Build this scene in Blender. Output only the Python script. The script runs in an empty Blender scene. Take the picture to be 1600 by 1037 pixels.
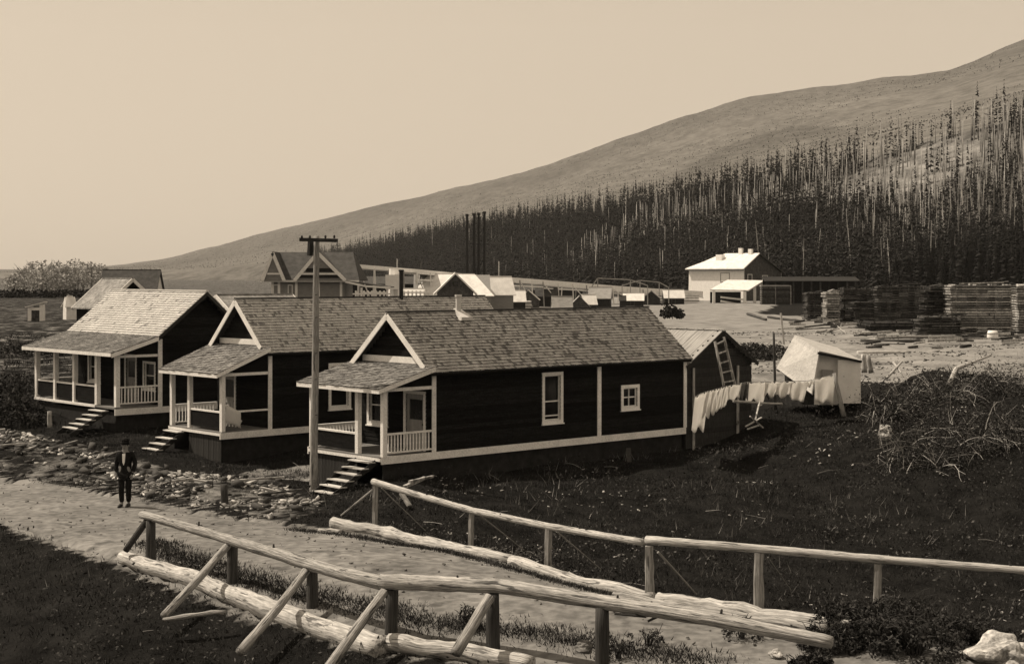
import bpy, math, random
import numpy as np
from mathutils import Vector, Matrix, noise

random.seed(11)
RG = np.random.default_rng(11)
SC = bpy.context.scene
COL = SC.collection

# ------------------------------------------------------------------ camera, light, exposure
F, CX, HY, CH = 2426.0, 800.0, 430.0, 6.7      # focal length and horizon of the photograph, in its pixels; eye height in metres
cam_d = bpy.data.cameras.new('camera')
cam = bpy.data.objects.new('camera', cam_d); COL.objects.link(cam)
cam.location = (0, 0, CH); cam.rotation_euler = (math.radians(90), 0, 0)
cam_d.sensor_width = 36; cam_d.lens = 36 * F / 1600.0
cam_d.shift_y = -(518.5 - HY) / 1600.0
cam_d.clip_start = 0.1; cam_d.clip_end = 40000
SC.camera = cam

SUN_H = Vector((-0.955, 0.295, 0)).normalized(); SUN_EL = math.radians(55)
world = bpy.data.worlds.new('World'); SC.world = world; world.use_nodes = True
nt = world.node_tree; nt.nodes.clear()
wo = nt.nodes.new('ShaderNodeOutputWorld'); bg = nt.nodes.new('ShaderNodeBackground')
sky = nt.nodes.new('ShaderNodeTexSky'); sky.sky_type = 'NISHITA'; sky.sun_disc = False
sky.sun_elevation = SUN_EL; sky.sun_rotation = math.atan2(SUN_H.x, SUN_H.y)
sky.dust_density = 4.0; sky.altitude = 1000
bw = nt.nodes.new('ShaderNodeRGBToBW')
mx = nt.nodes.new('ShaderNodeMix'); mx.data_type = 'RGBA'; mx.inputs['Factor'].default_value = 0.72
mx.inputs['B'].default_value = (6.6, 6.6, 6.6, 1)
tn = nt.nodes.new('ShaderNodeMix'); tn.data_type = 'RGBA'; tn.blend_type = 'MULTIPLY'; tn.inputs['Factor'].default_value = 1
tn.inputs['B'].default_value = (1.165, 0.965, 0.735, 1)
nt.links.new(sky.outputs[0], bw.inputs[0]); nt.links.new(bw.outputs[0], mx.inputs['A'])
nt.links.new(mx.outputs['Result'], tn.inputs['A']); nt.links.new(tn.outputs['Result'], bg.inputs['Color'])
bg.inputs['Strength'].default_value = 0.081
nt.links.new(bg.outputs[0], wo.inputs[0])

sun_d = bpy.data.lights.new('sun', 'SUN'); sun_d.energy = 5.0; sun_d.angle = math.radians(0.6); sun_d.color = (1.0, 0.865, 0.70)
sun = bpy.data.objects.new('sun', sun_d); COL.objects.link(sun)
sd = Vector((SUN_H.x * math.cos(SUN_EL), SUN_H.y * math.cos(SUN_EL), math.sin(SUN_EL)))
sun.rotation_euler = sd.to_track_quat('Z', 'Y').to_euler()

SC.view_settings.view_transform = 'Standard'; SC.view_settings.look = 'None'
SC.view_settings.exposure = 0.16; SC.view_settings.gamma = 1
SC.view_settings.use_curve_mapping = False
SC.cycles.max_bounces = 5; SC.cycles.diffuse_bounces = 3; SC.cycles.transparent_max_bounces = 8; SC.cycles.volume_bounces = 1

# ------------------------------------------------------------------ helpers
def PX(px, py, Y): return Vector(((px - CX) / F * Y, Y, CH - (py - HY) / F * Y))
def PG(px, py, z=0.0): return PX(px, py, (CH - z) * F / (py - HY))

def mat(name, a, b,  scale=6, rough=0.92, stretch=(1, 1, 1), bump=0.25, detail=7, island=0.0, obrand=0.0, coord='Object', contrast=(0.3, 0.7), fine=None, metal=0.0, spec=0.2, bdist=0.02, patch=None, trans=0.0, spots=0.0):
    m = bpy.data.materials.new(name); m.use_nodes = True; n = m.node_tree.nodes; l = m.node_tree.links
    p = n['Principled BSDF']; p.inputs['Roughness'].default_value = rough; p.inputs['Metallic'].default_value = metal
    p.inputs['Specular IOR Level'].default_value = spec
    tc = n.new('ShaderNodeTexCoord'); mp = n.new('ShaderNodeMapping'); mp.inputs['Scale'].default_value = stretch
    src_ = tc.outputs[coord] if coord != 'grain' else None
    if coord == 'grain':
        ga = n.new('ShaderNodeAttribute'); ga.attribute_name = 'grain'; src_ = ga.outputs['Vector']
    l.new(src_, mp.inputs[0])
    ns = n.new('ShaderNodeTexNoise'); ns.inputs['Scale'].default_value = scale; ns.inputs['Detail'].default_value = detail; ns.inputs['Roughness'].default_value = 0.65
    l.new(mp.outputs[0], ns.inputs['Vector'])
    cr = n.new('ShaderNodeValToRGB'); e = cr.color_ramp.elements
    e[0].position, e[1].position = contrast
    t = (1.0, 0.985, 0.955)
    e[0].color = (a * t[0], a * t[1], a * t[2], 1); e[1].color = (b * t[0], b * t[1], b * t[2], 1)
    l.new(ns.outputs[0], cr.inputs[0])
    out = cr.outputs[0]
    def mul(src, fac_out, lo, hi):
        mr = n.new('ShaderNodeMapRange'); mr.inputs['To Min'].default_value = lo; mr.inputs['To Max'].default_value = hi
        l.new(fac_out, mr.inputs['Value'])
        vm = n.new('ShaderNodeVectorMath'); vm.operation = 'SCALE'
        l.new(src, vm.inputs[0]); l.new(mr.outputs[0], vm.inputs['Scale']); return vm.outputs[0]
    if island:
        g = n.new('ShaderNodeNewGeometry'); out = mul(out, g.outputs['Random Per Island'], 1 - island, 1 + island)
        if spots:
            fr_ = n.new('ShaderNodeMath'); fr_.operation = 'MULTIPLY'; fr_.inputs[1].default_value = 37.7; l.new(g.outputs['Random Per Island'], fr_.inputs[0])
            f2 = n.new('ShaderNodeMath'); f2.operation = 'FRACT'; l.new(fr_.outputs[0], f2.inputs[0])
            gt = n.new('ShaderNodeMath'); gt.operation = 'LESS_THAN'; gt.inputs[1].default_value = spots; l.new(f2.outputs[0], gt.inputs[0]); out = mul(out, gt.outputs[0], 1.0, .45)
    if obrand:
        oi = n.new('ShaderNodeObjectInfo'); out = mul(out, oi.outputs['Random'], 1 - obrand, 1 + obrand)
    bumpsrc = ns.outputs[0]
    if fine:
        n2 = n.new('ShaderNodeTexNoise'); n2.inputs['Scale'].default_value = fine[0]; n2.inputs['Detail'].default_value = 4
        l.new(src_, n2.inputs['Vector'])
        mr = n.new('ShaderNodeMapRange'); mr.inputs['From Min'].default_value = 0.35; mr.inputs['From Max'].default_value = 0.65
        l.new(n2.outputs[0], mr.inputs['Value'])
        out = mul(out, mr.outputs[0], fine[1], fine[2])
    if patch:
        n3 = n.new('ShaderNodeTexNoise'); n3.inputs['Scale'].default_value = patch[0]; n3.inputs['Detail'].default_value = 5; l.new(src_, n3.inputs['Vector'])
        mr = n.new('ShaderNodeMapRange'); mr.inputs['From Min'].default_value = patch[1]; mr.inputs['From Max'].default_value = patch[1] + .04; l.new(n3.outputs[0], mr.inputs['Value']); out = mul(out, mr.outputs[0], 1.0, patch[2])
    l.new(out, p.inputs['Base Color'])
    if trans:
        tl = n.new('ShaderNodeBsdfTranslucent'); l.new(out, tl.inputs[0]); ms = n.new('ShaderNodeMixShader'); ms.inputs[0].default_value = trans
        l.new(p.outputs[0], ms.inputs[1]); l.new(tl.outputs[0], ms.inputs[2]); l.new(ms.outputs[0], n['Material Output'].inputs[0])
    if bump:
        bp = n.new('ShaderNodeBump'); bp.inputs['Strength'].default_value = bump; bp.inputs['Distance'].default_value = bdist
        l.new(bumpsrc, bp.inputs['Height']); l.new(bp.outputs[0], p.inputs['Normal'])
    return m

MT = {}
MT['white'] = mat('white_paint', 0.66, 0.86, 1.6, bump=0.15, fine=(24, 0.82, 1.04), contrast=(0.25, 0.55))
MT['black'] = mat('dark_stained_siding', 0.004, 0.016, 2.0, stretch=(1, 1, 8), bump=0.2, rough=0.9, spec=0.08, island=.45, fine=(25, .6, 1.3))
MT['found'] = mat('foundation_boards', 0.025, 0.05, 5, stretch=(4, 4, 1), bump=0.3, obrand=0.2, spec=0.1)
MT['shingle'] = mat('weathered_cedar_shingle', 0.45, 0.64, 0.5, island=0.10, bump=0.12, fine=(5, 0.8, 1.08), contrast=(0.3, 0.7), spots=.10)
MT['shingle_dark'] = mat('old_mossy_shingle', 0.15, 0.34, 1.0, island=0.25, bump=0.2, fine=(6, 0.6, 1.1), contrast=(0.3, 0.68), spots=.12)
MT['shingle_pale'] = mat('new_pale_shingle', 0.52, 0.70, 1.0, island=0.12, bump=0.15, fine=(10, 0.88, 1.06), contrast=(0.25, 0.7), spots=.03)
MT['roofcap'] = mat('dark_ridge_board', 0.02, 0.06, 6, stretch=(1, 1, 1))
MT['shingle_grey'] = mat('greyed_cedar_shingle', 0.37, 0.56, 0.6, island=0.12, bump=0.12, fine=(5, 0.76, 1.08), contrast=(0.3, 0.7), spots=.16)
MT['butt'] = mat('shadow_line_butt', 0.03, 0.09, 4, bump=0)  # dark butt ends: shadow lines between shingle courses put into the colour
MT['deck'] = mat('roof_sheathing', 0.03, 0.06, 4)
MT['glass'] = mat('dark_window_glass', 0.006, 0.012, 2, rough=0.15, bump=0.02, spec=0.15)
MT['curtain'] = mat('curtain_cloth', 0.12, 0.3, 6, stretch=(8, 8, 1))
MT['floor'] = mat('porch_floor_boards', 0.10, 0.22, 8, stretch=(1, 8, 1))
MT['tread'] = mat('worn_stair_tread', 0.34, 0.56, 8, stretch=(8, 1, 1), obrand=0.12)
MT['log'] = mat('peeled_weathered_log', 0.17, 0.48, 3.0, stretch=(.5, 1.6, 1.6), bump=1.0, obrand=0.1, fine=(5, 0.7, 1.1), contrast=(0.36, 0.62), bdist=0.03, coord='grain', patch=(1.6, .60, .3))
MT['logpale'] = mat('sun_bleached_log', 0.26, 0.64, 3.0, stretch=(.4, 1.5, 1.5), bump=1.0, obrand=0.08, fine=(5, 0.7, 1.08), contrast=(0.34, 0.62), bdist=0.03, coord='grain', patch=(2.0, .58, .35))
MT['bark'] = mat('rough_dark_bark', 0.02, 0.10, 3, stretch=(.6, 2, 2), bump=1.0, obrand=0.15, bdist=0.03, coord='grain')
MT['polewood'] = mat('pole_timber', 0.16, 0.42, 2, stretch=(.3, 2, 2), bump=0.6, fine=(5, 0.65, 1.15), coord='grain', patch=(1.5, .63, .4))
MT['dirt'] = mat('packed_dirt_road', 0.10, 0.215, 0.35, bump=0.8, fine=(4, 0.62, 1.15), bdist=0.08, contrast=(0.3, 0.68), patch=(1.3, .60, .62))
MT['grass'] = mat('dark_grass_blade', 0.009, 0.04, 0.9, island=0.6, bump=0)
MT['weed'] = mat('weed_leaf', 0.010, 0.055, 0.9, island=0.7, bump=0)
MT['weedpale'] = mat('dry_weed', 0.08, 0.22, 0.7, island=0.6, bump=0)
MT['fern'] = mat('mid_tone_leaf', 0.03, 0.11, 0.8, island=0.6, bump=0)
MT['scrubdot'] = mat('mountain_scrub', 0.035, 0.07, 0.02, island=0.5, bump=0)
MT['twig'] = mat('bare_twig', 0.14, 0.42, 3, island=0.5, bump=0)
MT['chip'] = mat('wood_chip_rubble', 0.07, 0.42, 1.2, island=0.6, bump=0.3, contrast=(.40, .62))
MT['rock'] = mat('pale_rock', 0.22, 0.55, 2.5, bump=0.9, fine=(10, 0.6, 1.15), bdist=0.06, contrast=(.35, .65))
MT['rockdark'] = mat('dark_rock', 0.06, 0.22, 2.5, bump=0.8, fine=(10, 0.6, 1.2), bdist=0.06)
MT['cloth'] = mat('white_washing', 0.84, 0.92, 4, bump=0.15, stretch=(2, 2, .6), trans=0.5)
MT['clothgrey'] = mat('grey_washing', 0.10, 0.2, 5, bump=0.15)
MT['canvas'] = mat('pale_roofing_felt', 0.34, 0.46, 2.5, bump=0.25, fine=(12, 0.85, 1.1))
MT['limewash'] = mat('limewashed_wall', 0.68, 0.82, 2, bump=0.15)
MT['greywall'] = mat('grey_boarded_wall', 0.17, 0.26, 3, stretch=(1, 1, 5), bump=0.2)
MT['darkroof'] = mat('dark_roof_shingle', 0.035, 0.075, 2, island=0.3, bump=0.2)
MT['whiteroof'] = mat('pale_metal_roof', 0.55, 0.78, 1.2, bump=0.1)
MT['greyroof'] = mat('grey_board_roof', 0.22, 0.36, 1.5, stretch=(1, 4, 1), bump=0.2)
MT['darkwood'] = mat('tarred_timber', 0.010, 0.03, 4, bump=0.3)
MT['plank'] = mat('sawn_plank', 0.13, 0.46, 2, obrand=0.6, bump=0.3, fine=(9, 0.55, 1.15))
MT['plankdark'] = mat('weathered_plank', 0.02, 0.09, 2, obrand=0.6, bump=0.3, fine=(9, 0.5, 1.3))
MT['iron'] = mat('sooty_iron', 0.012, 0.03, 5, rough=0.6, bump=0.1)
MT['brick'] = mat('limewashed_chimney', 0.45, 0.65, 6, bump=0.3)
MT['skin'] = mat('skin', 0.18, 0.24, 6, rough=0.6, bump=0)
MT['suit'] = mat('black_wool_suit', 0.006, 0.014, 20, bump=0.2, spec=0.1)
MT['hair'] = mat('dark_hair', 0.008, 0.015, 20, bump=0.1)
MT['stem'] = mat('dark_stem', 0.015, 0.05, 3, bump=0)
MT['snag'] = mat('bleached_snag_trunk', 0.16, 0.48, 0.3, obrand=0.4, island=0.5, bump=0)
MT['conifer'] = mat('dark_conifer_needles', 0.006, 0.018, 0.2, obrand=0.4, island=0.4, bump=0)
MT['palefoliage'] = mat('thin_pale_leaves', 0.24, 0.42, 0.3, island=0.4, bump=0)
MT['palebark'] = mat('pale_bark', 0.12, 0.25, 1, bump=0)

class MB:
    def __init__(s): s.v = []; s.f = []; s.smooth = False; s.g = {}
    def add(s, vs, fs):
        b = len(s.v); s.v += [tuple(x) for x in vs]; s.f += [tuple(i + b for i in f) for f in fs]; return s
    def hexa(s, c):      # c: 8 corners, bottom ring then top ring
        return s.add(c, [(3, 2, 1, 0), (4, 5, 6, 7), (0, 1, 5, 4), (1, 2, 6, 5), (2, 3, 7, 6), (3, 0, 4, 7)])
    def box(s, x0, x1, y0, y1, z0, z1):
        x0, x1 = min(x0, x1), max(x0, x1); y0, y1 = min(y0, y1), max(y0, y1); z0, z1 = min(z0, z1), max(z0, z1)
        return s.hexa([(x0, y0, z0), (x1, y0, z0), (x1, y1, z0), (x0, y1, z0), (x0, y0, z1), (x1, y0, z1), (x1, y1, z1), (x0, y1, z1)])
    def beam(s, p, q, w, h, up=(0, 0, 1)):
        p = Vector(p); q = Vector(q); d = (q - p).normalized(); up = Vector(up)
        a = d.cross(up)
        if a.length < 1e-4: a = d.cross(Vector((0, 1, 0)))
        a = a.normalized() * w / 2; b = a.normalized().cross(d) * h / 2
        return s.hexa([p - a - b, q - a - b, q + a - b, p + a - b, p - a + b, q - a + b, q + a + b, p + a + b])
    def prism(s, poly, d):    # poly: 3-D points, extruded by vector d
        d = Vector(d); n = len(poly); P = [Vector(x) for x in poly]
        return s.add(P + [x + d for x in P], [tuple(range(n))[::-1], tuple(range(n, 2 * n))] + [(i, (i + 1) % n, n + (i + 1) % n, n + i) for i in range(n)])
    def tube(s, pts, rad, n=8, caps=True, jit=0.0):
        pts = [Vector(p) for p in pts]; m = len(pts)
        if not hasattr(rad, '__len__'): rad = [rad] * m
        vs = []; ref = None; al = random.uniform(0, 50); b0 = len(s.v); go = random.uniform(0, 9)
        for i, p in enumerate(pts):
            if i: al += (p - pts[i - 1]).length
            for k in range(n): s.g[b0 + i * n + k] = (al, math.cos(2 * math.pi * k / n) + go, math.sin(2 * math.pi * k / n))
            d = (pts[min(i + 1, m - 1)] - pts[max(i - 1, 0)]).normalized()
            if ref is None:
                ref = Vector((0, 0, 1)) if abs(d.z) < 0.9 else Vector((1, 0, 0))
            a = d.cross(ref).normalized(); b = a.cross(d).normalized(); ref = b
            for k in range(n):
                t = 2 * math.pi * k / n; r = rad[i] * (1 + random.uniform(-jit, jit))
                vs.append(p + a * math.cos(t) * r + b * math.sin(t) * r)
        fs = [(i * n + k, i * n + (k + 1) % n, (i + 1) * n + (k + 1) % n, (i + 1) * n + k) for i in range(m - 1) for k in range(n)]
        if caps: fs += [tuple(range(n))[::-1], tuple(range((m - 1) * n, m * n))]
        return s.add(vs, fs)
    def log(s, p, q, r0, r1, n=12, seg=None, wob=0.03, jit=0.06, lump=0.08):
        p = Vector(p); q = Vector(q); L = (q - p).length; seg = seg or max(4, int(L / 0.35))
        pts = []; rr = []; o = random.uniform(0, 99)
        for i in range(seg + 1):
            t = i / seg; x = p.lerp(q, t)
            x += Vector((noise.noise((o, t * L * .35, 0)), noise.noise((0, o, t * L * .35)), noise.noise((t * L * .35, 5, o)))) * wob
            pts.append(x); rr.append((r0 + (r1 - r0) * t) * (1 + lump * noise.noise((o, 3, t * L * 1.3))))
        s.smooth = True
        return s.tube(pts, rr, n, True, jit)
    def mesh(s, name):
        me = bpy.data.meshes.new(name); me.from_pydata(s.v, [], s.f); me.update()
        if len(s.v) < 20000:
            at_ = me.attributes.new('grain', 'FLOAT_VECTOR', 'POINT'); arr = np.array([s.g.get(i, (v[2], v[0] * 3, v[1] * 3)) for i, v in enumerate(s.v)], dtype=np.float32); at_.data.foreach_set('vector', arr.ravel())
        if s.smooth: me.polygons.foreach_set('use_smooth', [True] * len(me.polygons))
        return me
    def build(s, name, m, parent=None, kind=None):
        me = s.mesh(name); me.materials.append(MT[m] if isinstance(m, str) else m)
        return link(name, me, parent, kind)

def link(name, me, parent=None, kind=None, loc=None):
    o = bpy.data.objects.new(name, me); COL.objects.link(o)
    if parent is not None: o.parent = parent
    if loc is not None: o.location = loc
    if kind: o['kind'] = kind
    return o
def tag(o, label, cat, group=None, kind=None):
    o['label'] = label; o['category'] = cat
    if group: o['group'] = group
    if kind: o['kind'] = kind
    return o
def thing(name, label, cat, loc=(0, 0, 0), rz=0.0, group=None):
    o = bpy.data.objects.new(name, None); COL.objects.link(o); o.location = loc; o.rotation_euler = (0, 0, rz); o.empty_display_size = 0.3
    return tag(o, label, cat, group)
KIDS = {}
def copy_tree(o, loc=None, rz=None, sc=None, label=None, group=None):
    c = o.copy(); COL.objects.link(c)
    if loc is not None: c.location = loc
    if rz is not None: c.rotation_euler = (0, 0, rz)
    if sc is not None: c.scale = sc if hasattr(sc, '__len__') else (sc, sc, sc)
    if label: c['label'] = label
    if group: c['group'] = group
    for ch in o.children:
        d = ch.copy(); COL.objects.link(d); d.parent = c
        for g in ch.children:
            e = g.copy(); COL.objects.link(e); e.parent = d
    return c
def bulk(name, V, Fq, m, kind=None, parent=None, smooth=False):
    """V: n x 3, Fq: k x (3 or 4) index array"""
    me = bpy.data.meshes.new(name); V = np.asarray(V, dtype=np.float32); Fq = np.asarray(Fq, dtype=np.int32)
    k, c = Fq.shape
    me.vertices.add(len(V)); me.vertices.foreach_set('co', V.ravel())
    me.loops.add(k * c); me.loops.foreach_set('vertex_index', Fq.ravel())
    me.polygons.add(k); me.polygons.foreach_set('loop_start', np.arange(0, k * c, c, dtype=np.int32)); me.polygons.foreach_set('loop_total', np.full(k, c, dtype=np.int32))
    if smooth: me.polygons.foreach_set('use_smooth', np.ones(k, dtype=bool))
    me.update(calc_edges=True); me.materials.append(MT[m] if isinstance(m, str) else m)
    return link(name, me, parent, kind)

def inpoly(px, py, poly):
    r = np.zeros(np.shape(px), dtype=bool); n = len(poly)
    for i in range(n):
        x0, y0 = poly[i]; x1, y1 = poly[(i + 1) % n]
        c = ((y0 > py) != (y1 > py)) & (px < (x1 - x0) * (py - y0) / ((y1 - y0) if y1 != y0 else 1e-9) + x0)
        r ^= c
    return r
def vnoise(X, Y, s, seed=0.0):
    X = np.asarray(X, float); Y = np.asarray(Y, float)
    def h(i, j):
        v = np.sin(i * 127.1 + j * 311.7 + seed * 74.7) * 43758.5453; return v - np.floor(v)
    x = X / s; y = Y / s; i = np.floor(x); j = np.floor(y); u = x - i; v = y - j; u = u * u * (3 - 2 * u); v = v * v * (3 - 2 * v)
    return (h(i, j) * (1 - u) + h(i + 1, j) * u) * (1 - v) + (h(i, j + 1) * (1 - u) + h(i + 1, j + 1) * u) * v - 0.5
def fbm(X, Y, s, o=4, seed=0.0):
    r = 0; a = 1.0
    for k in range(o): r = r + a * vnoise(X, Y, s, seed + k * 3.3); s /= 2.1; a *= 0.5
    return r
def sstep(a, b, x): t = np.clip((x - a) / (b - a), 0, 1); return t * t * (3 - 2 * t)

# ------------------------------------------------------------------ terrain
U = Vector((0.7438, 0.6683, 0)); V_ = Vector((-0.6683, 0.7438, 0)); RZ = math.atan2(0.6683, 0.7438)
ROAD_FAR = [(-70, 96), (-30, 62.5), (-16.2, 50.5), (-9.4, 44.2), (-5.2, 40.9), (-3.6, 40.6), (-1.0, 37.6), (0.8, 35.0), (2.9, 32.0), (6.0, 29.7), (9.4, 27.6), (12.5, 25.0)]
ROAD_NEAR = [(-70, 82), (-30, 54), (-13.8, 42.3), (-9.6, 37.0), (-8.6, 35.6), (-6.8, 33.2), (-5.0, 30.8), (-2.3, 28.2), (-0.3, 27.0), (1.6, 25.7), (5.0, 23.2), (8.5, 20.5)]
ROADPOLY = ROAD_FAR + ROAD_NEAR[::-1]
CP = [(x, y, 0.0) for x, y in ROAD_FAR[1:] + ROAD_NEAR[1:]]
CP += [(-20, 61, .7), (-13, 56, .45), (-16, 57, .5), (-10, 49.5, .2), (-8, 53, -.05), (-5.5, 47, .1), (-6.2, 48.3, .05), (-14, 52, .3), (-24, 66, 1.0), (-11, 53, -.1), (-5.2, 55, .3),
       (-3, 45, 0.05), (-3.4, 47.2, .3), (0.5, 51, .2), (3.5, 53.5, .25), (6.6, 56.5, .35), (-1, 44, .1), (-1.2, 40.5, -.5), (1.5, 42.5, -.5), (3.4, 35.5, -.9), (7, 33, -1.2),
       (6, 40, -1.0), (12, 35, -1.6), (20, 34, -1.8), (11, 30, -1.2), (18, 27, -1.4), (9, 46, -.3), (15, 45, -.1), (22, 44, .2), (9, 54, .5), (12, 57, 1.3), (13.5, 61, 1.7), (16, 52, 1.1), (22, 58, 1.6),
       (22, 67, 2.0), (17, 64, 1.9), (22, 82, 2.2), (12, 75, 2.0), (5, 66, 1.0), (8, 62, .9), (0, 62, .8), (-6, 66, 1.0), (-14, 72, 1.3), (-26, 80, 1.3), (-38, 110, 1.5), (0, 90, 1.7), (15, 110, 2.0), (40, 100, 2.2), (40, 70, 2.2), (40, 45, .5),
       (-50, 60, .6), (-50, 90, 1.2), (-45, 120, 1.6), (0, 130, 2.0), (60, 130, 2.0), (-60, 130, 1.8), (35, 25, -1.5), (15, 20, -1.0),
       (-11.5, 35, -.6), (-12.5, 30, -1.2), (-8, 29, -.9), (-6, 27, -1.0), (-3.5, 25, -.9), (-18, 36, -.7), (-20, 42, -.4), (-25, 28, -1.5), (0, 22, -.8), (-10, 20, -1.3), (4, 18, -.8), (0, 8, -1), (20, 8, -1), (-20, 8, -1.5), (-40, 35, -.6), (0, -15, -1)]
CP = np.array(CP)
def _tps(r): return np.where(r > 1e-6, r * r * np.log(r + 1e-12), 0)
_n = len(CP); _D = np.hypot(CP[:, None, 0] - CP[None, :, 0], CP[:, None, 1] - CP[None, :, 1])
_A = np.zeros((_n + 3, _n + 3)); _A[:_n, :_n] = _tps(_D) + np.eye(_n) * 2.0; _A[:_n, _n] = 1; _A[:_n, _n + 1:] = CP[:, :2]; _A[_n, :_n] = 1; _A[_n + 1:, :_n] = CP[:, :2].T
_W = np.linalg.solve(_A, np.concatenate([CP[:, 2], np.zeros(3)]))
def hgt(X, Y, detail=True):
    X = np.asarray(X, float); Y = np.asarray(Y, float); sh = X.shape; x = X.ravel(); y = Y.ravel()
    out = np.full(x.shape, 2.0)
    near = (x > -75) & (x < 85) & (y > -30) & (y < 160)
    if near.any():
        xn, yn = x[near], y[near]
        r = np.hypot(xn[:, None] - CP[None, :, 0], yn[:, None] - CP[None, :, 1])
        z = _tps(r) @ _W[:_n] + _W[_n] + _W[_n + 1] * xn + _W[_n + 2] * yn
        w = sstep(-75, -50, xn) * (1 - sstep(50, 85, xn)) * (1 - sstep(120, 160, yn)) * sstep(-30, -10, yn)
        out[near] = np.clip(z, -2.6, 2.6) * w + 2.0 * (1 - w)
    bk = y <= -30 + 1e-9
    if detail:
        rough = 0.05 + 0.30 * sstep(0, 3, roaddist(x, y)) * (1 - sstep(90, 160, y))
        rough = np.where(inpoly(x, y, ROADPOLY), 0.035, rough)
        out = out + fbm(x, y, 3.2, 4, 5.0) * rough
    return out.reshape(sh)
def roaddist(x, y):
    d = np.full(np.shape(x), 1e9)
    for poly in (ROAD_FAR, ROAD_NEAR):
        for (ax, ay), (bx, by) in zip(poly[:-1], poly[1:]):
            t = np.clip(((x - ax) * (bx - ax) + (y - ay) * (by - ay)) / ((bx - ax) ** 2 + (by - ay) ** 2), 0, 1)
            d = np.minimum(d, np.hypot(x - ax - t * (bx - ax), y - ay - t * (by - ay)))
    return np.where(inpoly(x, y, ROADPOLY), 0, d)
def H(x, y): return float(hgt(np.array([x]), np.array([y]))[0])
def HR(x, y): return float(hgt(np.array([x]), np.array([y]), False)[0])

def gridlines(lo, hi, a, b, fine, g):
    l = list(np.arange(a, b, fine)); s = fine
    x = a
    L = []
    while x > lo: s *= g; x -= s; L.append(max(x, lo))
    s = fine; x = l[-1]; R_ = []
    while x < hi: s *= g; x += s; R_.append(min(x, hi))
    return np.array(L[::-1] + l + R_)
gx = gridlines(-8500, 8500, -26, 30, 0.3, 1.09); gy = gridlines(-900, 9000, 20, 66, 0.3, 1.05)
GX, GY = np.meshgrid(gx, gy)
GZ = hgt(GX, GY)
onroad = inpoly(GX, GY, ROADPOLY)
GZ = np.where(onroad, GZ - 0.14, GZ)
def grid_faces(nr, nc):
    i = np.arange(nr * nc).reshape(nr, nc)
    return np.stack([i[:-1, :-1], i[:-1, 1:], i[1:, 1:], i[1:, :-1]], -1).reshape(-1, 4)

def ground_material():
    m = bpy.data.materials.new('ground_cover'); m.use_nodes = True; n = m.node_tree.nodes; l = m.node_tree.links
    p = n['Principled BSDF']; p.inputs['Roughness'].default_value = 1; p.inputs['Specular IOR Level'].default_value = 0.05
    at = n.new('ShaderNodeAttribute'); at.attribute_name = 'bare'
    tc = n.new('ShaderNodeTexCoord')
    def nz(s, d=6):
        x = n.new('ShaderNodeTexNoise'); x.inputs['Scale'].default_value = s; x.inputs['Detail'].default_value = d; x.inputs['Roughness'].default_value = .7; l.new(tc.outputs['Object'], x.inputs['Vector']); return x.outputs[0]
    def ramp(src, p0, c0, p1, c1):
        r = n.new('ShaderNodeValToRGB'); e = r.color_ramp.elements; e[0].position = p0; e[1].position = p1
        e[0].color = (c0, c0 * .985, c0 * .955, 1); e[1].color = (c1, c1 * .985, c1 * .955, 1); l.new(src, r.inputs[0]); return r.outputs[0]
    dark = ramp(nz(1.1, 9), 0.35, 0.004, 0.72, 0.02)
    pale = ramp(nz(0.45, 9), 0.33, 0.11, 0.62, 0.28)
    ad = n.new('ShaderNodeMath'); ad.operation = 'ADD'; l.new(at.outputs['Fac'], ad.inputs[0])
    ms = n.new('ShaderNodeMapRange'); ms.inputs['From Min'].default_value = .3; ms.inputs['From Max'].default_value = .7; ms.inputs['To Min'].default_value = -.28; ms.inputs['To Max'].default_value = .28
    l.new(nz(0.8, 8), ms.inputs['Value']); l.new(ms.outputs[0], ad.inputs[1])
    st = n.new('ShaderNodeMapRange'); st.inputs['From Min'].default_value = 0.38; st.inputs['From Max'].default_value = 0.62; l.new(ad.outputs[0], st.inputs['Value'])
    mixn = n.new('ShaderNodeMix'); mixn.data_type = 'RGBA'; l.new(st.outputs[0], mixn.inputs['Factor']); l.new(dark, mixn.inputs['A']); l.new(pale, mixn.inputs['B'])
    l.new(mixn.outputs['Result'], p.inputs['Base Color'])
    bp = n.new('ShaderNodeBump'); bp.inputs['Strength'].default_value = .9; bp.inputs['Distance'].default_value = .12; l.new(nz(3.5, 8), bp.inputs['Height']); l.new(bp.outputs[0], p.inputs['Normal'])
    return m
ground = bulk('ground', np.stack([GX.ravel(), GY.ravel(), GZ.ravel()], 1), grid_faces(len(gy), len(gx)), ground_material(), 'structure', smooth=True)
# how bare (pale earth) each spot of the ground is
YARD = [(2, 84), (5, 92), (9, 78), (11.5, 70), (14, 71), (17, 68), (20, 74), (26, 66), (60, 60), (120, 100), (120, 170), (70, 170), (40, 150), (30, 190), (60, 330), (10, 330), (-5, 200), (-8, 120)]
FIELD = [(-400, 85), (-34, 85), (-27, 76), (-20, 90), (-30, 140), (-20, 320), (-400, 320)]
bare = np.full(GX.shape, 0.12)
bare = np.where(inpoly(GX, GY, YARD), 0.85, bare)
bare = np.where(inpoly(GX, GY, FIELD), 0.38, bare)
RUB = [(-34, 70), (-19.5, 60.5), (-13, 54.5), (-10, 50.5), (-7.5, 50.5), (-5.2, 44), (-6, 42), (-9, 44.6), (-16, 51), (-30, 63)]
bare = np.where(inpoly(GX, GY, RUB), 0.42, bare)
bare = np.where(inpoly(GX, GY, [(-9.5, 52.5), (-6, 54.5), (-5.4, 50.3), (-7.6, 50.5)]), 0.55, bare)
rd = roaddist(GX, GY)
bare = np.where(rd < 0.35, 0.6, bare)
bare = np.where(GY > 330, np.where(GX < -40, 0.46, 0.32), bare)
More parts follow.
